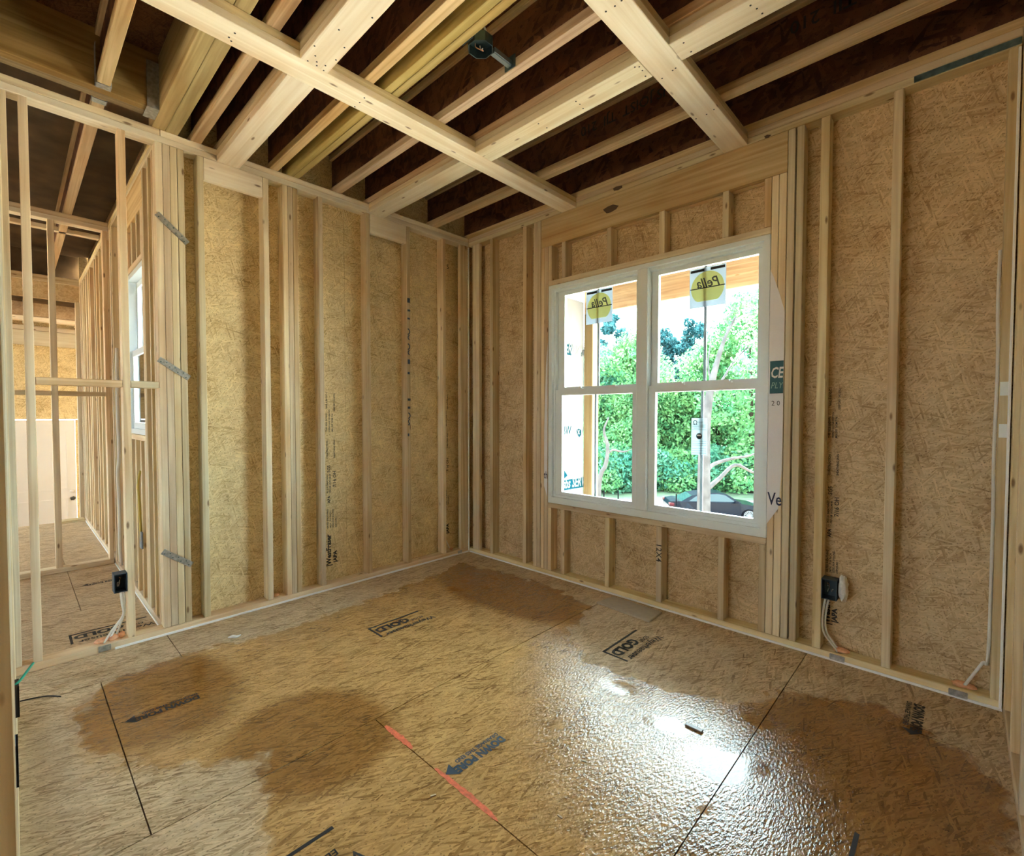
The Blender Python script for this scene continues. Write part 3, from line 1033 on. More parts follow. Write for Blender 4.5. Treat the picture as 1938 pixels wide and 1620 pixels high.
blob('door_knob', (-6.365, -2.46, .060), (.030, .030, .030), plain('dark_metal', (.10, .10, .10), .3, metal=.9), d1, seed=3)
blob('deadbolt', (-6.385, -2.46, .17), (.015, .03, .03), white_paint, d1, seed=4)

# ================================================================== CEILING
ce = struct('ceiling', 'unfinished ceiling of wooden I-joists with coffer framing beams', 'ceiling')
ZT = 3.35


def ijoist(y0, y1, x0, x1, mat=None):
    c = (y0 + y1) / 2
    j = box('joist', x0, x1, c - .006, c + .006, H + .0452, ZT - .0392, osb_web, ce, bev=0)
    box('flange', x0, x1, y0, y1, H + .0006, H + .045, mat or flange_x, j)
    box('flange', x0, x1, y0, y1, ZT - .039, ZT - .001, mat or flange_x, j)
    return j


JS = [(-2.284, -2.226), (-2.140, -2.082), (-1.820, -1.764), (-1.352, -1.297), (-1.070, -1.012), (-.452, -.376), (.002, .058)]
for (a, b) in JS:
    ijoist(a, b, -D + .002, XW + .08)
ijoist(-2.747, -2.694, .2165, XW + .08)
ijoist(-2.747, -2.694, -4.60, .099)
for y in (-3.25, -3.75, -4.25, -4.75, -5.25, -5.75):
    ijoist(y, y + .056, .2165, XW + .08)
for y in (-3.25, -3.75, -4.25):
    ijoist(y, y + .056, -4.60, .099)
for (a, b) in ((-2.478, -2.4135), (-2.4125, -2.348)):
    box('laminated_beam', -D + .002, XW + .08, a, b, H + .0006, ZT - .001, lvl_x, ce)
for (a, b) in ((-1.705, -1.662), (-1.661, -1.618)):
    box('laminated_beam', -D + .002, XW + .08, a, b, H + .0006, ZT - .001, lvl_x, ce)
for (a, b) in ((.100, .157), (.158, .2155)):
    box('flush_header', a, b, -5.6, -2.4795, H + .0006, ZT - .001, lvl_y, ce)
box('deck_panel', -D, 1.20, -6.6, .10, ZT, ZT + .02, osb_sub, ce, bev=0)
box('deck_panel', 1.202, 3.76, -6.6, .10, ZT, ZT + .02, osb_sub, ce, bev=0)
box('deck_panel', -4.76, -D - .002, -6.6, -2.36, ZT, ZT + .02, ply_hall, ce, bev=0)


def coffer(x0, x1, y0, y1, along):
    m = bx_ if along == 'x' else by_
    b = box('coffer_beam', x0, x1, y0, y1, PL, 3.0112, m, ce)
    if along == 'x':
        box('upper_board', x0, x1, y0 + .001, y1 - .001, 3.0122, H - .0004, lx, b)
    else:
        box('upper_board', x0 + .001, x1 - .001, y0, y1, 3.0122, H - .0004, ly, b)


Y1, Y2 = (1.135, 1.279), (2.397, 2.539)
coffer(*Y1, -3.6, -.0012, 'y')
coffer(*Y2, -3.6, -.0012, 'y')
for (a, b) in ((-2.143, -2.012), (-1.068, -.927)):
    coffer(.0012, Y1[0] - .001, a, b, 'x')
    coffer(Y1[1] + .001, Y2[0] - .001, a, b, 'x')
    coffer(Y2[1] + .001, XW - .001, a + .006, b - .004, 'x')
text('joist_lettering', 'TRUS JOIST  TJI  210', .085, (2.36, -.4205, H + .215), (-1, 0, 0), (0, 0, -1), ink, ce, bold=.012)
text('joist_lettering', 'TRUS JOIST  TJI  210', .085, (3.60, -.4205, H + .215), (-1, 0, 0), (0, 0, -1), ink, ce, bold=.012)

NAILS = [(960, 0, ((1005, 117), (1097, 62), (1165, 5), (1300, 683), (1345, 680), (1377, 718), (1408, 776), (1578, 798), (1685, 717), (1715, 694),
                  (700, 1033), (740, 1062), (773, 1105), (1797, 436), (1874, 526), (318, 1260), (403, 1302))),
         (280, 0, ((885, 338), (825, 380), (848, 418), (1697, 468), (1705, 568), (1720, 630), (1720, 668), (1790, 718), (1808, 668), (1628, 620))),
         (620, 0, ((375, 997), (327, 1045), (277, 1087), (115, 303), (455, 180), (172, 484), (85, 610))),
         (1300, 0, ((648, 55), (713, 87), (768, 137), (42, 527), (275, 1115), (200, 1165), (93, 1210)))]
for (ox, oy, lst) in NAILS:
    for (u_, v_) in lst:
        p = Vector(on(2, PL - .0002, ox + u_ * .18576, oy + v_ * .18576))
        bm = bmesh.new()
        bm_cyl(bm, p, p + Vector((0, 0, -.0008)), .0042, n=7)
        from_bm('nail_head', bm, ink, ce)
knot_m = plain('dark_knot', (.09, .05, .025), .6)
for lst in (((1141, 397), (1150, 391), (1160, 387), (1171, 389), (1166, 396), (1156, 402), (1148, 404)), ((1160, 357), (1166, 353), (1177, 351), (1178, 355), (1170, 360), (1162, 361)),
            ((1446, 258), (1452, 255), (1460, 255), (1455, 260), (1449, 262))):
    poly_flat('knot', [Vector(on(1, -.0005, *q)) for q in lst], knot_m, wb)

# ================================================================== HARDWARE AND WIRING (things)


bright_galv = plain('new_galvanized_steel', (0.82, 0.88, 0.85), 0.4, metal=0.35)


def strap(y0, z0, y1, z1, label):
    """perforated steel tie nailed slantwise over the four-stud post"""
    r = empty('tie_strap', (0.001, (y0 + y1) / 2, min(z0, z1)), label, 'metal strap', 'steel ties on the post')
    d = Vector((0, y1 - y0, z1 - z0))
    L = d.length
    d.normalize()
    n = Vector((0, -d.z, d.y))
    o = Vector((.0012, y0, z0))
    M = Matrix(((1, d.x, n.x, o.x), (0, d.y, n.y, o.y), (0, d.z, n.z, o.z), (0, 0, 0, 1)))
    bm = bmesh.new()
    bm_box(bm, 0, .0022, -.004, L + .004, -.017, .017, M)
    from_bm('plate', bm, galv, r)
    for k in range(7):
        bm = bmesh.new()
        p = o + d * (L * (k + .5) / 7) + n * (.007 if k % 2 else -.007) + Vector((.0023, 0, 0))
        bm_cyl(bm, p, p + Vector((.0016, 0, 0)), .0042, n=8)
        from_bm('nail_head', bm, galv_dark, r)


strap(-2.460, 2.545, -2.312, 2.412, 'topmost of three steel ties slanting over the four-stud post')
strap(-2.464, 1.680, -2.317, 1.578, 'middle of three steel ties slanting over the four-stud post')
strap(-2.464, .515, -2.321, .405, 'lowest of three steel ties slanting over the four-stud post')
tag(box('strap_tie', 3.302, 3.664, -.0028, -.0008, 2.978, 3.009, galv_dark), 'dark long steel strap along the top plate above the window wall', 'metal strap')
for z, lab in ((1.438, 'upper bright nail plate on the corner stud of the window wall'), (1.248, 'lower bright nail plate on the corner stud of the window wall')):
    bm = bmesh.new()
    bm_box(bm, 3.628, 3.662, -.0024, -.0008, z, z + .062)
    bm_box(bm, 3.632, 3.636, -.0034, -.0025, z + .052, z + .056)
    bm_box(bm, 3.654, 3.658, -.0034, -.0025, z + .006, z + .010)
    tag(from_bm('nail_plate', bm, bright_galv), lab, 'nail plate', 'nail plates')
for (x0, x1, lab) in ((3.003, 3.072, 'nail plate on the bottom plate under the wall cable box'), (3.485, 3.552, 'nail plate on the bottom plate near the right corner')):
    tag(box('nail_plate', x0, x1, -.0108, -.0092, .010, .040, galv), lab, 'nail plate', 'nail plates')
tag(box('nail_plate', .0006, .0022, -2.772, -2.717, .006, .040, galv), 'nail plate on the bottom plate below the hall wiring box', 'nail plate', 'nail plates')
tag(box('nail_plate', .0092, .0108, -.150, -.100, .012, .038, galv), 'nail plate on the bottom plate in the far corner', 'nail plate', 'nail plates')


def wiring_box(name, lo, hi, open_dir, mat, label, screw=True):
    """hollow plastic box with lugs, seen through its open front"""
    (x0, y0, z0), (x1, y1, z1) = lo, hi
    r = empty(name, ((x0 + x1) / 2, (y0 + y1) / 2, z0), label, 'wiring box', 'wiring boxes')
    t_ = .004
    bm = bmesh.new()
    if open_dir == 'x':
        bm_box(bm, x0, x0 + t_, y0, y1, z0, z1)
        bm_box(bm, x0, x1, y0, y0 + t_, z0, z1)
        bm_box(bm, x0, x1, y1 - t_, y1, z0, z1)
        bm_box(bm, x0, x1, y0 + t_, y1 - t_, z0, z0 + t_)
        bm_box(bm, x0, x1, y0 + t_, y1 - t_, z1 - t_, z1)
    else:
        bm_box(bm, x0, x1, y1 - t_, y1, z0, z1)
        bm_box(bm, x0, x0 + t_, y0, y1, z0, z1)
        bm_box(bm, x1 - t_, x1, y0, y1, z0, z1)
        bm_box(bm, x0 + t_, x1 - t_, y0, y1, z0, z0 + t_)
        bm_box(bm, x0 + t_, x1 - t_, y0, y1, z1 - t_, z1)
    from_bm('body', bm, mat, r)
    rng = random.Random(int(z0 * 1000 + y0 * 77))
    for k in range(4):
        if open_dir == 'x':
            b = Vector((x0 + .008, y0 + (y1 - y0) * rng.uniform(.25, .75), z0 + (z1 - z0) * rng.uniform(.15, .4)))
            e = Vector((x1 - .006, y0 + (y1 - y0) * rng.uniform(.2, .8), z0 + (z1 - z0) * rng.uniform(.5, .9)))
        else:
            b = Vector((x0 + (x1 - x0) * rng.uniform(.25, .75), y1 - .008, z0 + (z1 - z0) * rng.uniform(.15, .4)))
            e = Vector((x0 + (x1 - x0) * rng.uniform(.2, .8), y0 + .006, z0 + (z1 - z0) * rng.uniform(.5, .9)))
        m_ = (b + e) / 2 + Vector((rng.uniform(-.006, .006), rng.uniform(-.006, .006), .01))
        tube('wire', [b, m_, e], .0022, (cable_w, copper, cable_w, black_pl)[k], r, n=5, sm=4)
    return r


wiring_box('outlet_box', (-.062, -2.699, .325), (.013, -2.6385, .432), 'x', pvc_dark, 'dark open wiring box on the stud between hall and room')
wiring_box('outlet_box', (2.9585, -.013, .335), (3.030, .062, .445), 'y', pvc_dark, 'dark wiring box with foam on the window wall stud')
wiring_box('outlet_box', (1.198, YE - .06, .348), (1.262, YE + .008, .452), 'y', black_pl, 'black wiring box on the partition stud beside the green wire')
wiring_box('outlet_box', (1.584, YE - .06, .330), (1.655, YE + .003, .445), 'y', pvc_grey, 'grey wiring box on the partition end near the doorway')
fo = blob('spray_foam', (3.052, .040, .40), (.022, .045, .070), foam_wh, None, seed=8, sub=3)
tag(fo, 'white spray foam bulging behind the wall cable box', 'foam')
# cables
tag(tube('electric_cable', [(2.975, .02, .334), (2.966, .018, .27), (2.962, .016, .19), (2.972, .018, .13), (3.005, .022, .085), (3.035, .025, BP + .002)], .0055, cable_w),
    'white cable dropping from the box on the window wall', 'cable', 'white house cables')
tag(tube('electric_cable', [(2.990, .03, .334), (2.978, .032, .27), (2.972, .032, .19), (2.982, .032, .13), (3.012, .036, .085), (3.042, .04, BP + .002)], .0055, cable_w),
    'second white cable dropping from the box on the window wall', 'cable', 'white house cables')
tag(tube('electric_cable', [(3.617, .03, 2.10), (3.615, .032, 1.85), (3.620, .030, 1.56), (3.616, .032, 1.2), (3.619, .03, .83), (3.617, .03, .24), (3.60, .03, .19), (3.56, .03, .10), (3.535, .032, BP + .002)], .0065, cable_w, sm=6),
    'long white cable stapled down the right corner stud', 'cable', 'white house cables')
for k, (ya, yb) in enumerate(((-2.668, -2.745), (-2.660, -2.722), (-2.650, -2.690))):
    lab = ('white cable from the hall wiring box to the outer hole in the plate', 'white cable from the hall wiring box to the middle hole in the plate',
           'white cable from the hall wiring box running down beside the stud')[k]
    tag(tube('electric_cable', [(-.018 - .016 * k, ya, .324), (-.020 - .016 * k, ya + .006, .25), (-.022 - .016 * k, ya + .010 - .004 * k, .18), (-.020 - .016 * k, (ya * .5 + yb * .5), .11), (-.020 - .016 * k, yb, BP + .002)], .0055, cable_w),
        lab, 'cable', 'white house cables')
tag(tube('electric_cable', [(-1.60, YC - .01, 1.9), (-1.60, YC - .013, 1.4), (-1.59, YC - .012, 1.0), (-1.60, YC - .022, .85), (-1.61, YC - .014, .6), (-1.585, YC - .020, .30), (-1.60, YC - .012, .08)], .012, cable_w),
    'white cable hanging along the hall wall studs', 'cable', 'white house cables')
tag(tube('electric_cable', [(-.70, YC - .004, .95), (-.74, YC - .012, .85), (-.72, YC - .010, .70), (-.70, YC - .006, .45)], .008, cable_y),
    'yellow cable below the hall window', 'cable')
tag(box('switch_box', -.735, -.66, YC - .012, YC - .0008, .40, .52, pvc_grey), 'grey wiring box below the hall window', 'wiring box', 'wiring boxes')
tag(tube('electric_cable', [(-D + .014, -.262, .21), (-D + .018, -.225, .13), (-D + .022, -.185, BP + .002)], .006, cable_w),
    'short white cable entering the plate in the far corner', 'cable', 'white house cables')
for (c, r_, lab) in (((3.045, .040, BP + .012), (.040, .022, .013), 'orange foam blob on the plate under the wall cable box'),
                     ((3.535, .045, BP + .010), (.045, .025, .012), 'orange foam blob on the plate near the right corner'),
                     ((-.04, -2.755, BP + .012), (.025, .032, .014), 'orange foam blob on the plate at the outer hall cable'),
                     ((-.04, -2.700, BP + .014), (.026, .024, .016), 'orange foam blob on the plate between the hall cables'),
                     ((-.045, -2.662, BP + .016), (.020, .016, .018), 'orange foam blob on the plate against the hall stud'),
                     ((-.045, -1.80, BP + .010), (.018, .022, .012), 'orange foam blob on the plate beside the triple stud'),
                     ((-D + .028, -.175, BP + .008), (.018, .022, .010), 'orange foam blob on the plate in the far corner')):
    tag(blob('foam_seal', c, r_, foam_or, None, seed=int(c[1] * -100) + 5), lab, 'foam', 'orange foam seals')
tag(tube('ground_wire', [(1.245, YE - .01, .445), (1.235, YE + .010, .458), (1.20, YE + .025, .466), (1.15, YE + .044, .474)], .004, green_w),
    'green wire sticking out of the black partition box', 'wire')
tag(tube('scrap_wire', [Vector(on(2, .004, *q)) for q in ((38, 1327), (65, 1321), (92, 1317), (115, 1318))], .003, black_pl), 'thin black wire lying on the floor by the partition', 'wire')

# ceiling fan box on a bar between joists
fb = empty('ceiling_box', (1.835, -1.53, H + .006), 'dark steel ceiling box on a bar between the joists', 'ceiling box')
bm = bmesh.new()
ring = [(1.835 + .062 * math.cos(t + .39), -1.535 + .062 * math.sin(t + .39)) for t in [2 * math.pi * k / 8 for k in range(8)]]
lo = [bm.verts.new(Vector((x, y, H + .010))) for x, y in ring]
hi = [bm.verts.new(Vector((x, y, H + .055))) for x, y in ring]
li = [bm.verts.new(Vector((1.835 + (x - 1.835) * .93, -1.535 + (y + 1.535) * .93, H + .010))) for x, y in ring]
hii = [bm.verts.new(Vector((1.835 + (x - 1.835) * .93, -1.535 + (y + 1.535) * .93, H + .050))) for x, y in ring]
for k in range(8):
    j = (k + 1) % 8
    bm.faces.new((lo[k], lo[j], hi[j], hi[k]))
    bm.faces.new((lo[k], li[k], li[j], lo[j]))
    bm.faces.new((li[k], hii[k], hii[j], li[j]))
bm.faces.new(hii)
bm.faces.new(hi)
dk = plain('dark_steel', (.10, .15, .18), .32, metal=.85)
from_bm('box_shell', bm, dk, fb)
bm = bmesh.new()
bm_box(bm, 1.838, 1.870, -1.475, -1.358, H + .016, H + .038)
bm_box(bm, 1.843, 1.865, -1.475, -1.358, H + .012, H + .0155)
from_bm('hanger_bar', bm, plain('bright_steel', (.35, .45, .5), .3, metal=.9), fb)
box('joist_bracket', 1.820, 1.890, -1.3575, -1.3535, H + .002, H + .062, dk, fb, bev=0)
box('joist_bracket', 1.80, 1.87, -1.6175, -1.6125, H + .002, H + .062, dk, fb, bev=0)
for k, (a, b) in enumerate((((1.81, -1.545, H + .045), (1.845, -1.525, H + .004)), ((1.815, -1.52, H + .045), (1.85, -1.535, H + .006)))):
    tube('wire', [a, ((a[0] + b[0]) / 2, a[1] - .01, H + .012), b], .0025, (copper, cable_w)[k], fb, n=5, sm=4)
tube('cable_tail', [(1.845, -1.50, H + .055), (1.86, -1.52, H + .075), (1.875, -1.56, H + .10), (1.89, -1.612, H + .13)], .005, cable_w, fb)


def hanger(name, x0, x1, y0, y1, zb, label):
    r = empty(name, ((x0 + x1) / 2, (y0 + y1) / 2, zb), label, 'joist hanger', 'joist hangers')
    box('seat', x0, x1, y0, y1, zb - .003, zb - .0004, galv, r, bev=0)
    box('side', x0, x1, y0 - .0032, y0 - .0012, zb - .003, zb + .20, galv, r, bev=0)
    box('side', x0, x1, y1 + .0012, y1 + .0032, zb - .003, zb + .20, galv, r, bev=0)
    return r


hanger('joist_hanger', .2175, .265, -2.749, -2.692, H, 'steel hanger holding the joist on the room side of the header')
hanger('joist_hanger', .050, .098, -2.749, -2.692, H, 'steel hanger holding the joist on the hall side of the header')
hb = empty('joist_hanger', (.158, -2.505, H), 'steel hanger holding the header end against the laminated beam', 'joist hanger', 'joist hangers')
box('seat', .097, .219, -2.535, -2.4795, H - .004, H - .0002, galv, hb, bev=0)
box('side', .219, .222, -2.535, -2.4795, H - .004, H + .25, galv, hb, bev=0)
box('side', .094, .0968, -2.535, -2.4795, H - .004, H + .25, galv, hb, bev=0)

# odds and ends on the floor
bm = bmesh.new()
P4 = [Vector((*on(2, .014, *q)[:2], .014)) for q in ((1129, 1139), (1161, 1128), (1253, 1158), (1229, 1175))]
bot = [bm.verts.new(Vector((p.x, p.y, .001))) for p in P4]
top = [bm.verts.new(p) for p in P4]
bm.faces.new(top)
bm.faces.new(bot[::-1])
for k in range(4):
    bm.faces.new((bot[k], bot[(k + 1) % 4], top[(k + 1) % 4], top[k]))
bmesh.ops.bevel(bm, geom=list(bm.edges), offset=.002, segments=1, affect='EDGES')
tag(from_bm('scrap_board', bm, board_m), 'thin tan offcut board lying on the floor under the window', 'board')
bm = bmesh.new()
bm_box(bm, 2.66, 2.735, -1.10, -1.075, .001, .009, None)
bmesh.ops.bevel(bm, geom=list(bm.edges), offset=.003, segments=1, affect='EDGES')
tag(from_bm('wood_chip', bm, plain('wet_chip', (.20, .14, .10), .3)), 'small dark wood chip lying on the wet shiny floor', 'wood chip')
bm = bmesh.new()
bm_tube(bm, [(.325, -2.21, .006), (.345, -2.19, .012), (.355, -2.17, .008), (.36, -2.15, .015)], [.004, .010, .008, .003], 6, 5)
tag(from_bm('foam_scrap', bm, foam_wh), 'small white foam scrap on the floor near the four-stud post', 'scrap')
rng = random.Random(12)
ch_groups = 0
for (px, py) in ((98, 1262), (195, 1243), (300, 1490), (1105, 1440), (1060, 1545), (820, 1505), (1500, 1420)):
    q = on(2, .003, px, py)
    an = rng.uniform(0, 3)
    M = Matrix.Translation(Vector((q[0], q[1], .001))) @ Matrix.Rotation(an, 4, 'Z')
    bm = bmesh.new()
    bm_box(bm, -.010, .010, -.003, .003, 0, .003, M)
    tag(from_bm('wood_chip', bm, lx), 'tiny pale wood splinter scattered on the subfloor', 'wood chip', 'wood splinters on the floor')

# ================================================================== OUTSIDE (wrap, drive and tree colours darkened for the indoor exposure)
wpz = struct('wall_porch', 'white house wrap covered porch wall outside the window', 'wall')
XP = .125
box('wrap_face', XP - .09, XP, .105, 1.758, -1.2, 2.72, plain('porch_wrap_dimmed', (.115, .115, .118), .9, spec=0.0), wpz, bev=0)  # white wrap with a darkened colour, standing in for a shorter exposure
RP, UPv = (0, 1, 0), (0, 0, 1)


def on_wrap(px, py):
    return on(0, XP, px, py)


porch_dim = plain('porch_print_dimmed', (.10, .105, .105), .9, spec=0.0)  # white lettering darkened along with the wrap


def wrap_patch(corners, body, size, off, sx=1.0, small=None):
    pts = [on_wrap(*c) for c in corners]
    pf = poly_flat('printed_patch', [(XP + .002, p[1], p[2]) for p in pts], teal_dimmed, wpz)
    o = on_wrap(*off)
    d = (Vector(pts[2]) - Vector(pts[3])).normalized()
    text('wrap_lettering', body, size, (XP + .004, o[1], o[2]), (0, d.y, d.z), (0, -d.z, d.y), porch_dim, pf, bold=.02, shear=.2, sx=sx)


wrap_patch([(1062, 640), (1083, 652), (1081, 673), (1062, 668)], 'SERVICE', .17, (1062, 664), .75)
wrap_patch([(1100, 668), (1109, 655), (1109, 676), (1099, 674)], 'sbs', .14, (1101, 672), .6)
wrap_patch([(1062, 910), (1108, 902), (1108, 921), (1062, 929)], 'sbs SERVICE', .165, (1064, 925), .72)
poly_flat('printed_patch', [(XP + .002, *on_wrap(*q)[1:]) for q in ((1063, 893), (1068, 890), (1074, 900), (1066, 907))], teal_dimmed, wpz)
o1 = on_wrap(1064, 823)
text('wrap_lettering', 'BW', .15, (XP + .002, o1[1], o1[2]), RP, UPv, teal_dimmed, wpz, bold=.01, sx=.72)
sh = [(1091, 814), (1095, 811), (1100, 814), (1100, 822), (1096, 828), (1092, 822)]
poly_flat('wrap_emblem', [(XP + .002, *on_wrap(*q)[1:]) for q in sh], teal_dimmed, wpz)
o2 = on_wrap(1092.5, 822)
text('wrap_lettering', 'x', .11, (XP + .004, o2[1], o2[2]), RP, UPv, porch_dim, wpz, bold=.02, sx=.9)
o3 = on_wrap(1102, 820)
text('wrap_lettering', 'WR', .07, (XP + .002, o3[1], o3[2]), RP, UPv, teal_dimmed, wpz, sx=.7)
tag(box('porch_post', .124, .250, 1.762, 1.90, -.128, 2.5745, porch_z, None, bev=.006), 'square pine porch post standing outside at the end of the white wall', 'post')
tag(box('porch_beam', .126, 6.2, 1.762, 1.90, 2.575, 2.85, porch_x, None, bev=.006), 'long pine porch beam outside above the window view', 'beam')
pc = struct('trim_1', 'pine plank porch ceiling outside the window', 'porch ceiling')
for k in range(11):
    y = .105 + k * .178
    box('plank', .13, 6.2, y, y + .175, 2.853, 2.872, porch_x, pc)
rf = tag(box('trim_2', -.1, 6.4, .105, 2.15, 2.88, 3.3, wrap_m, None, bev=0), 'porch roof block above the plank ceiling', 'porch roof', kind='structure')

tag(box('bounce_slab', .13, 6.2, .105, 2.05, -.25, -.13, plain('pale_concrete', (.62, .60, .57), .9, noise=.06, nscale=3), None, bev=.006), 'added pale slab under the porch bouncing light indoors', 'bounce slab', kind='structure')  # pale slab added out of view to bounce daylight into the room
# ground falling away to the drive
cp = at(1350, 968, 25.0)
ZG = cp[2] - .36
grass_m = plain('lawn_grass', (0.035, 0.06, 0.028), 0.9, noise=0.35, nscale=1.5)
conc_m = plain('pale_driveway', (0.10, 0.085, 0.078), 0.9, noise=0.08, nscale=2)
fwd2 = Vector((FW[0], FW[1], 0)).normalized()
rt2 = Vector((RT[0], RT[1], 0)).normalized()


def gz(d):
    if d < 5: return -1.1
    if d < 19: return -1.1 + (ZG + 1.1) * ((d - 5) / 14)
    if d < 36: return ZG
    return ZG + (d - 36) * .02


def ground_strip(name, d0, d1, mat, label, cat, lo=-90, hi=120, dz=0):
    ds = [d0] + [d for d in (5, 9, 14, 19, 28, 36, 60, 90) if d0 < d < d1] + [d1]
    V, Fc = [], []
    for d in ds:
        for s in (lo, hi):
            p = Vector((CAM[0], CAM[1], 0)) + fwd2 * d + rt2 * s
            V.append((p.x, p.y, gz(d) + dz))
    for i in range(len(ds) - 1):
        Fc.append((i * 2, i * 2 + 1, i * 2 + 3, i * 2 + 2))
    me = bpy.data.meshes.new(name)
    me.from_pydata(V, [], Fc)
    return tag(link(name, me, (0, 0, 0), mat), label, cat, kind='structure')


dirt_m = plain('bare_soil', (0.36, 0.27, 0.18), 0.95, noise=0.2, nscale=1)
ground_strip('ground_near', -60, 17, dirt_m, 'bare soil sloping away below the porch', 'ground')
ground_strip('driveway', 17, 30, conc_m, 'pale driveway where the dark car is parked', 'driveway')
ground_strip('lawn', 30, 160, grass_m, 'sunlit lawn below the line of trees', 'lawn', lo=-130, hi=160)

# ------------------------------------------------------------------ car (seen from its right side, nose to the right)
car_m = plain('dark_blue_car_paint', (0.0015, 0.003, 0.006), 0.20, spec=0.06)
tyre_m = plain('tyre_rubber', (0.003, 0.003, 0.004), 0.8, spec=0.0)
alloy_m = plain('alloy_rim', (0.10, 0.11, 0.12), 0.4, metal=0.5)
cglass = plain('car_glass', (0.004, 0.012, 0.014), 0.08, spec=0.22)
lamp_r = plain('tail_lamp', (0.03, 0.004, 0.006), 0.25, spec=0.1)
lamp_w = plain('head_lamp', (0.05, 0.055, 0.06), 0.15, spec=0.2)
chrome = plain('chrome_trim', (0.7, 0.72, 0.75), 0.15, metal=1.0)
ca = math.atan2(rt2.y, rt2.x) - .10
MC = Matrix.Translation(Vector((cp[0], cp[1], ZG))) @ Matrix.Rotation(ca, 4, 'Z')
car = empty('parked_car', (cp[0], cp[1], ZG), 'dark blue sedan with many-spoked silver wheels on the driveway', 'car')


def prof(name, pts, w0, w1, mat, parent, inset=None):
    """side outline (x,z) given a width, narrowed at the top by inset(z)"""
    bm = bmesh.new()
    L_, R_ = [], []
    for (x, z) in pts:
        k = inset(x, z) if inset else 0
        L_.append(bm.verts.new(MC @ Vector((x, w0 + k, z))))
        R_.append(bm.verts.new(MC @ Vector((x, w1 - k, z))))
    bm.faces.new(L_[::-1])
    bm.faces.new(R_)
    n = len(pts)
    for i in range(n):
        j = (i + 1) % n
        bm.faces.new((L_[i], L_[j], R_[j], R_[i]))
    bmesh.ops.triangulate(bm, faces=[f for f in bm.faces if len(f.verts) > 4])
    return from_bm(name, bm, mat, parent)


def arch(cx, r, z, n=9, up=True):
    return [(cx + r * math.cos(math.pi * (1 - k / n)), z + r * math.sin(math.pi * k / n)) for k in range(n + 1)]


WB0, WB1 = -1.42, 1.46
body = [(-2.42, .42), (-2.38, .30), (-1.82, .25)] + arch(WB0, .39, .30) + [(-.9, .22), (.95, .22)] + arch(WB1, .39, .30) + \
       [(1.95, .24), (2.36, .30), (2.44, .50), (2.36, .68), (2.05, .80), (1.55, .88), (1.02, .95), (-1.55, .98), (-1.95, 1.02), (-2.34, .98), (-2.45, .80)]
prof('body', body, -.91, .91, car_m, car, lambda x, z: max(0, z - .75) * .25 + max(0, abs(x) - 2.0) * .35)
cabin = [(-1.85, .985), (-1.25, 1.30), (-.55, 1.43), (.05, 1.45), (.45, 1.38), (1.15, .955)]
prof('roof_shell', cabin, -.80, .80, car_m, car, lambda x, z: (z - .95) * .42)
for (nm, q) in (('side_window', [(-1.45, 1.02), (-1.08, 1.26), (-.62, 1.36), (-.50, 1.36), (-.50, 1.02)]),
                ('side_window', [(-.42, 1.02), (-.42, 1.37), (.05, 1.385), (.38, 1.33), (.82, 1.02)])):
    for s in (-1, 1):
        bm = bmesh.new()
        vs_ = [bm.verts.new(MC @ Vector((x, s * (.806 - (z - .95) * .42), z))) for x, z in q]
        bm.faces.new(vs_)
        from_bm(nm, bm, cglass, car)
bm = bmesh.new()
bm.faces.new([bm.verts.new(MC @ Vector(p)) for p in ((.52, -.58, 1.345), (.52, .58, 1.345), (1.14, .74, .97), (1.14, -.74, .97))])
from_bm('windscreen', bm, cglass, car)
bm = bmesh.new()
bm.faces.new([bm.verts.new(MC @ Vector(p)) for p in ((-1.27, -.62, 1.297), (-1.27, .62, 1.297), (-1.83, .76, 1.005), (-1.83, -.76, 1.005))])
from_bm('rear_screen', bm, cglass, car)
for wx in (WB0, WB1):
    for s in (-1, 1):
        bm = bmesh.new()
        y0, y1 = s * .70, s * .925
        bm_cyl(bm, MC @ Vector((wx, y0, .34)), MC @ Vector((wx, y1, .34)), .34, n=28)
        wh = from_bm('wheel', bm, tyre_m, car)
        bm = bmesh.new()
        yo = s * .930
        for k in range(16):
            a = 2 * math.pi * k / 16
            c0, s0 = math.cos(a), math.sin(a)
            t0 = Vector((-s0, 0, c0)) * .012
            p0, p1 = Vector((wx + .05 * c0, yo, .34 + .05 * s0)), Vector((wx + .245 * c0, yo, .34 + .245 * s0))
            bm.faces.new([bm.verts.new(MC @ p) for p in (p0 - t0, p1 - t0 * 1.5, p1 + t0 * 1.5, p0 + t0)])
        n = 28
        for (ra, rb) in ((.235, .265), (0.001, .06)):
            A = [bm.verts.new(MC @ Vector((wx + ra * math.cos(2 * math.pi * k / n), yo, .34 + ra * math.sin(2 * math.pi * k / n)))) for k in range(n)]
            B = [bm.verts.new(MC @ Vector((wx + rb * math.cos(2 * math.pi * k / n), yo, .34 + rb * math.sin(2 * math.pi * k / n)))) for k in range(n)]
            for k in range(n):
                bm.faces.new((A[k], A[(k + 1) % n], B[(k + 1) % n], B[k]))
        from_bm('rim', bm, alloy_m, wh)
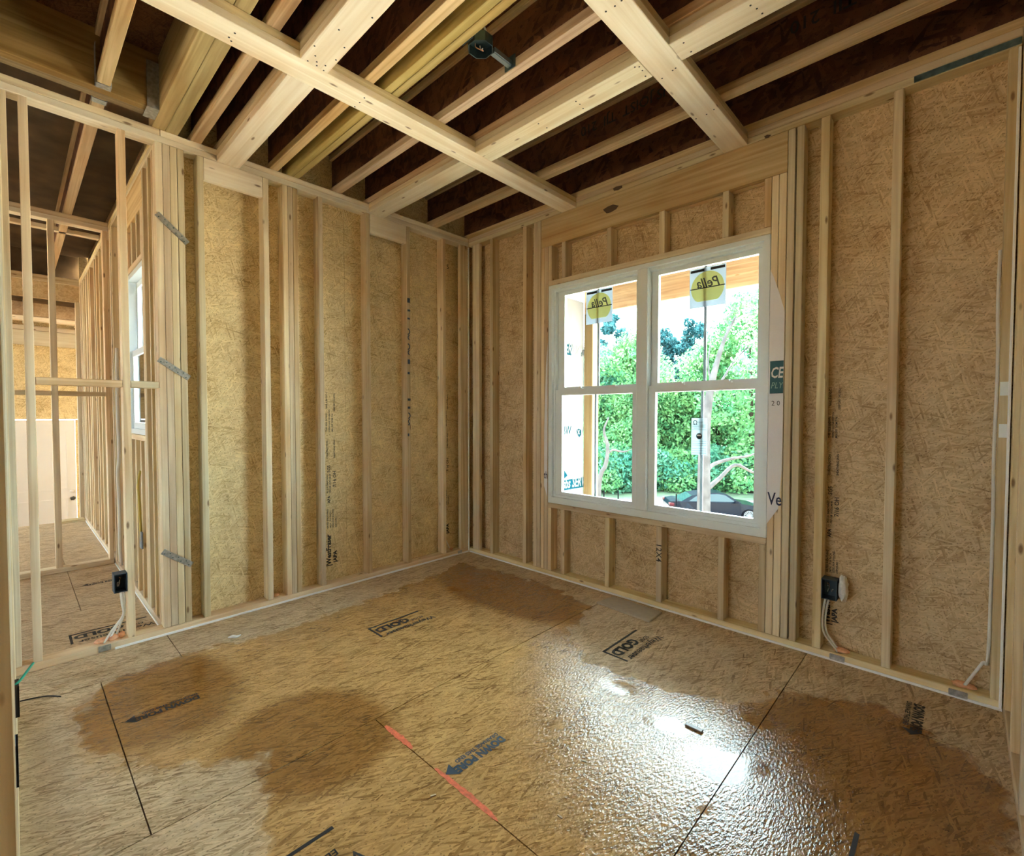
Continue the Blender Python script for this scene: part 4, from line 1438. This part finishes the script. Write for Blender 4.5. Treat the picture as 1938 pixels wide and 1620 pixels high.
for (nm, x0, x1, y0, y1, z0, z1, m) in (('tail_lamp', -2.43, -2.20, -.90, -.55, .78, .92, lamp_r), ('tail_lamp', -2.43, -2.20, .55, .90, .78, .92, lamp_r),
                                       ('head_lamp', 2.02, 2.34, -.86, -.55, .62, .74, lamp_w), ('head_lamp', 2.02, 2.34, .55, .86, .62, .74, lamp_w),
                                       ('side_mirror', .74, .92, -1.02, -.86, .98, 1.10, car_m), ('side_mirror', .74, .92, .86, 1.02, .98, 1.10, car_m),
                                       ('bumper', 2.30, 2.47, -.72, .72, .28, .46, car_m), ('sill_trim', -.95, .98, -.925, -.915, .23, .27, chrome)):
    bm = bmesh.new()
    bm_box(bm, x0, x1, y0, y1, z0, z1, MC)
    bmesh.ops.bevel(bm, geom=list(bm.edges), offset=.02 if nm != 'sill_trim' else .002, segments=2, affect='EDGES')
    from_bm(nm, bm, m, car)

# marker stakes by the drive
for k, (px, py0, py1, d, lab) in enumerate(((1143, 929, 948, 19, 'dark marker stake at the drive edge near the porch post'), (1170, 930, 950, 19, 'dark marker stake between porch post and window mullion'),
                                            (1280, 936, 962, 20.5, 'dark marker stake behind the tail of the parked car'))):
    a, b = at(px, py0, d), at(px, py1 + 12, d)
    dd = math.hypot(a[0] - CAM[0], a[1] - CAM[1]) * 0 + d
    bm = bmesh.new()
    bm_cyl(bm, (a[0], a[1], gz(d)), (a[0], a[1], a[2]), .03, .025, n=8)
    bm_cyl(bm, (a[0], a[1], a[2]), (a[0], a[1], a[2] + .03), .034, .02, n=8)
    tag(from_bm('marker_stake', bm, tyre_m), lab, 'stake', 'marker stakes')

# ------------------------------------------------------------------ trees


def leaf_mat(name, a, b, tr=0.35):
    t = NT(name)
    g = t.n('ShaderNodeNewGeometry')
    nz = t.n('ShaderNodeTexNoise')
    nz.inputs['Scale'].default_value = 0.9
    nz.inputs['Detail'].default_value = 3
    t.l(g.outputs['Position'], nz.inputs['Vector'])
    n2 = t.n('ShaderNodeTexNoise')
    n2.inputs['Scale'].default_value = 9
    t.l(g.outputs['Position'], n2.inputs['Vector'])
    f = t.math('ADD', t.math('MULTIPLY', nz.outputs['Fac'], .7), t.math('MULTIPLY', n2.outputs['Fac'], .3))
    c = t.ramp(f, [(0.35, a), (0.65, b)])
    t.l(c, t.b.inputs['Base Color'])
    t.b.inputs['Roughness'].default_value = 0.8
    t.b.inputs['Specular IOR Level'].default_value = 0.0
    tl = t.n('ShaderNodeBsdfTranslucent')
    t.l(c, tl.inputs[0])
    mx = t.n('ShaderNodeMixShader')
    mx.inputs[0].default_value = tr
    t.l(t.b.outputs[0], mx.inputs[1])
    t.l(tl.outputs[0], mx.inputs[2])
    t.l(mx.outputs[0], t.t.nodes['Material Output'].inputs[0])
    return t.m


leaf_a = leaf_mat('bright_leaf', (0.028, 0.115, 0.052), (0.110, 0.225, 0.080))
leaf_b = leaf_mat('mid_leaf', (0.020, 0.092, 0.066), (0.070, 0.175, 0.100))
leaf_c = leaf_mat('pine_needle', (0.012, 0.046, 0.052), (0.032, 0.086, 0.095))
bark = plain('pale_bark', (0.036, 0.035, 0.037), 0.9, spec=0.0, noise=0.3, nscale=4)
bark_d = plain('dark_bark', (0.02, 0.016, 0.012), 0.9, spec=0.0, noise=0.3, nscale=4)


def leaves(name, clusters, n, size, mat, parent, seed):
    rg = np.random.default_rng(seed)
    cl = np.array(clusters)
    wts = cl[:, 3] ** 2 * 1.0
    idx = rg.choice(len(cl), n, p=wts / wts.sum())
    dirs = rg.normal(size=(n, 3))
    dirs /= np.linalg.norm(dirs, axis=1)[:, None]
    rad = rg.uniform(0.25, 1.0, n) ** .45
    P = cl[idx, :3] + dirs * (cl[idx, 3] * rad)[:, None] * np.array([1, 1, .8])
    u = rg.normal(size=(n, 3))
    u /= np.linalg.norm(u, axis=1)[:, None]
    v = np.cross(u, rg.normal(size=(n, 3)))
    v /= np.linalg.norm(v, axis=1)[:, None]
    s = size * rg.uniform(.6, 1.25, n)
    a, b = u * s[:, None], v * (s * .55)[:, None]
    V = np.stack([P - a, P + b * .9 - a * .1, P + a, P - b * .9 + a * .1], 1).reshape(-1, 3)
    c = P.mean(0)
    V = V - c
    me = bpy.data.meshes.new(name)
    me.from_pydata([tuple(x) for x in V], [], [(4 * i, 4 * i + 1, 4 * i + 2, 4 * i + 3) for i in range(n)])
    return link(name, me, Vector(c), mat, parent)


def tree(name, px, d, top_py, crown_w, mat, label, seed, n=3600, low=.12, leaf=.30, conif=False, group='trees beyond the driveway', bk=None):
    base = at(px, 800, d)
    topz = at(px, top_py, d)[2]
    g = gz(d)
    r = empty(name, (base[0], base[1], g), label, 'tree', group)
    rg = random.Random(seed)
    Ht = topz - g
    bm = bmesh.new()
    lean = rg.uniform(-.4, .4)
    bm_tube(bm, [(base[0], base[1], g), (base[0] + lean * .3, base[1], g + Ht * .35), (base[0] + lean, base[1], g + Ht * .85)],
            [.02 * Ht * .9, .012 * Ht, .03], 7, 4)
    from_bm('trunk', bm, bk or bark_d, r, smooth=True)
    cl = []
    for k in range(26):
        t = low + (1 - low) * ((k + .5) / 26)
        if conif:
            rr = crown_w * (1.0 - t) * .95 + .6 if t > .4 else crown_w * .45
            R_ = .28 * crown_w * (1.15 - t) + .35
        else:
            rr = crown_w * math.sin(math.pi * min(1, (t * .86 + .10))) * .75
            R_ = crown_w * .34
        an = rg.uniform(0, 6.28)
        q = rg.uniform(.25, 1.0)
        cl.append((base[0] + lean * t + rr * q * math.cos(an), base[1] + rr * q * math.sin(an), g + Ht * t - R_ * .4 * (t > .9), R_))
    leaves('foliage', cl, n, leaf, mat, r, seed)
    return r


for i, (px, d, top, cw, mt, con, lab) in enumerate((
        (1165, 52, 592, 5.6, leaf_c, True, 'tall dark pine rising above the leafy trees left of the mullion'),
        (1262, 54, 620, 6.0, leaf_c, True, 'dark pine behind the leafy trees just right of the mullion'),
        (1318, 52, 602, 6.0, leaf_c, True, 'dark pine with a rounded top in the middle of the right pane'),
        (1120, 40, 660, 5.0, leaf_b, False, 'mid green tree beside the porch post'),
        (1190, 37, 632, 4.6, leaf_a, False, 'bright green tree left of the window mullion'),
        (1232, 44, 690, 4.6, leaf_b, False, 'mid green tree seen either side of the mullion'),
        (1290, 39, 728, 4.8, leaf_a, False, 'low bright green tree behind the parked car'),
        (1360, 38, 640, 5.0, leaf_a, False, 'bright green tree behind the pale trunk'),
        (1425, 33, 556, 5.4, leaf_a, False, 'tall bright green tree beside the right window jamb'),
        (1490, 38, 560, 6.0, leaf_b, False, 'mid green tree beyond the right window jamb'),
        (1176, 43, 668, 5.0, leaf_b, False, 'mid green tree filling the gap between sapling and mullion'),
        (1050, 42, 640, 5.5, leaf_b, False, 'mid green tree hidden behind the white porch wall'),
        (1560, 46, 600, 6.5, leaf_c, False, 'dark green tree far beyond the right window jamb'))):
    tree('broadleaf_tree' if not con else 'pine_tree', px, d, top, cw, mt, lab, 100 + i, n=13000 if not con else 15000, conif=con, leaf=.17 if not con else .26)
for i, (px, d, cw, hh, mt, lab) in enumerate((
        (1095, 34, 3.2, 850, leaf_b, 'mid green shrub growing behind the white porch wall'),
        (1176, 35.5, 3.0, 742, leaf_a, 'tall bright shrub between the sapling and the window mullion'),
        (1140, 34, 3.0, 862, leaf_a, 'low bright shrub behind the crooked sapling'),
        (1185, 34, 3.0, 850, leaf_b, 'mid green shrub behind the tip of the sapling branch'),
        (1240, 34.5, 3.2, 858, leaf_b, 'mid green shrub beyond the mullion behind the car tail'),
        (1290, 34.5, 3.0, 856, leaf_a, 'bright shrub behind the rear window of the parked car'),
        (1340, 34.5, 3.2, 850, leaf_b, 'mid green shrub behind the pale trunk of the near tree'),
        (1390, 34.5, 3.2, 855, leaf_a, 'bright shrub behind the windscreen of the parked car'),
        (1440, 34, 3.4, 850, leaf_b, 'mid green shrub behind the bonnet of the parked car'),
        (1490, 34, 3.4, 850, leaf_a, 'bright shrub beyond the right window jamb'))):
    tree('shrub', px, d, hh, cw * .95, mt, lab, 300 + i, n=6000, low=.05, leaf=.15, group='shrubs under the trees')
# pale near tree with long bare limbs
dT = 14.0
tb = at(1333, 968, dT)
nt = empty('near_tree', (tb[0], tb[1], gz(dT)), 'pale-barked tree with long bare limbs standing before the parked car', 'tree')
bm = bmesh.new()
pts = [Vector((tb[0], tb[1], gz(dT) - .05))] + [Vector(at(*q, dT)) for q in ((1332, 960), (1333, 860), (1336, 800), (1344, 740), (1356, 690), (1372, 640), (1392, 600))]
bm_tube(bm, pts, [.20, .19, .17, .14, .11, .08, .05, .03], 9, 5)
from_bm('trunk', bm, bark, nt, smooth=True)
for (q, r0) in ((((1338, 925), (1362, 905), (1392, 880), (1430, 895), (1470, 885)), .085), (((1338, 890), (1352, 878), (1385, 868), (1420, 862), (1455, 845)), .075),
                (((1345, 740), (1366, 720), (1385, 690), (1412, 660), (1432, 650)), .05), (((1348, 730), (1340, 690), (1345, 650)), .035)):
    bm = bmesh.new()
    bm_tube(bm, [Vector(at(*s, dT + .2 * k)) for k, s in enumerate(q)], [r0, r0 * .75, r0 * .6, r0 * .4, r0 * .3][:len(q)], 7, 5)
    from_bm('branch', bm, bark, nt, smooth=True)
cl = []
rg = random.Random(5)
for (px, py) in ((1435, 560), (1428, 590), (1440, 620), (1415, 640), (1445, 660), (1425, 690), (1450, 585), (1405, 610), (1460, 540), (1400, 690), (1440, 720)):
    p = at(px, py, dT + rg.uniform(-.6, .6))
    cl.append((p[0], p[1], p[2], .35))
leaves('foliage', cl, 900, .075, leaf_a, nt, 77)
sl = empty('sapling', tuple(Vector((at(1135, 930, 16)[0], at(1135, 930, 16)[1], gz(16)))), 'thin crooked pale sapling beside the porch post', 'tree')
bm = bmesh.new()
bm_tube(bm, [Vector((at(1132, 950, 16)[0], at(1132, 950, 16)[1], gz(16) - .05))] + [Vector(at(*q, 16)) for q in ((1134, 915), (1146, 880), (1150, 845), (1143, 815), (1152, 790))], [.10, .08, .07, .06, .04, .02], 7, 5)
from_bm('trunk', bm, bark, sl, smooth=True)
bm = bmesh.new()
bm_tube(bm, [Vector(at(*q, 16)) for q in ((1148, 860), (1160, 852), (1180, 855), (1196, 850))], [.045, .035, .025, .01], 6, 5)
from_bm('branch', bm, bark, sl, smooth=True)
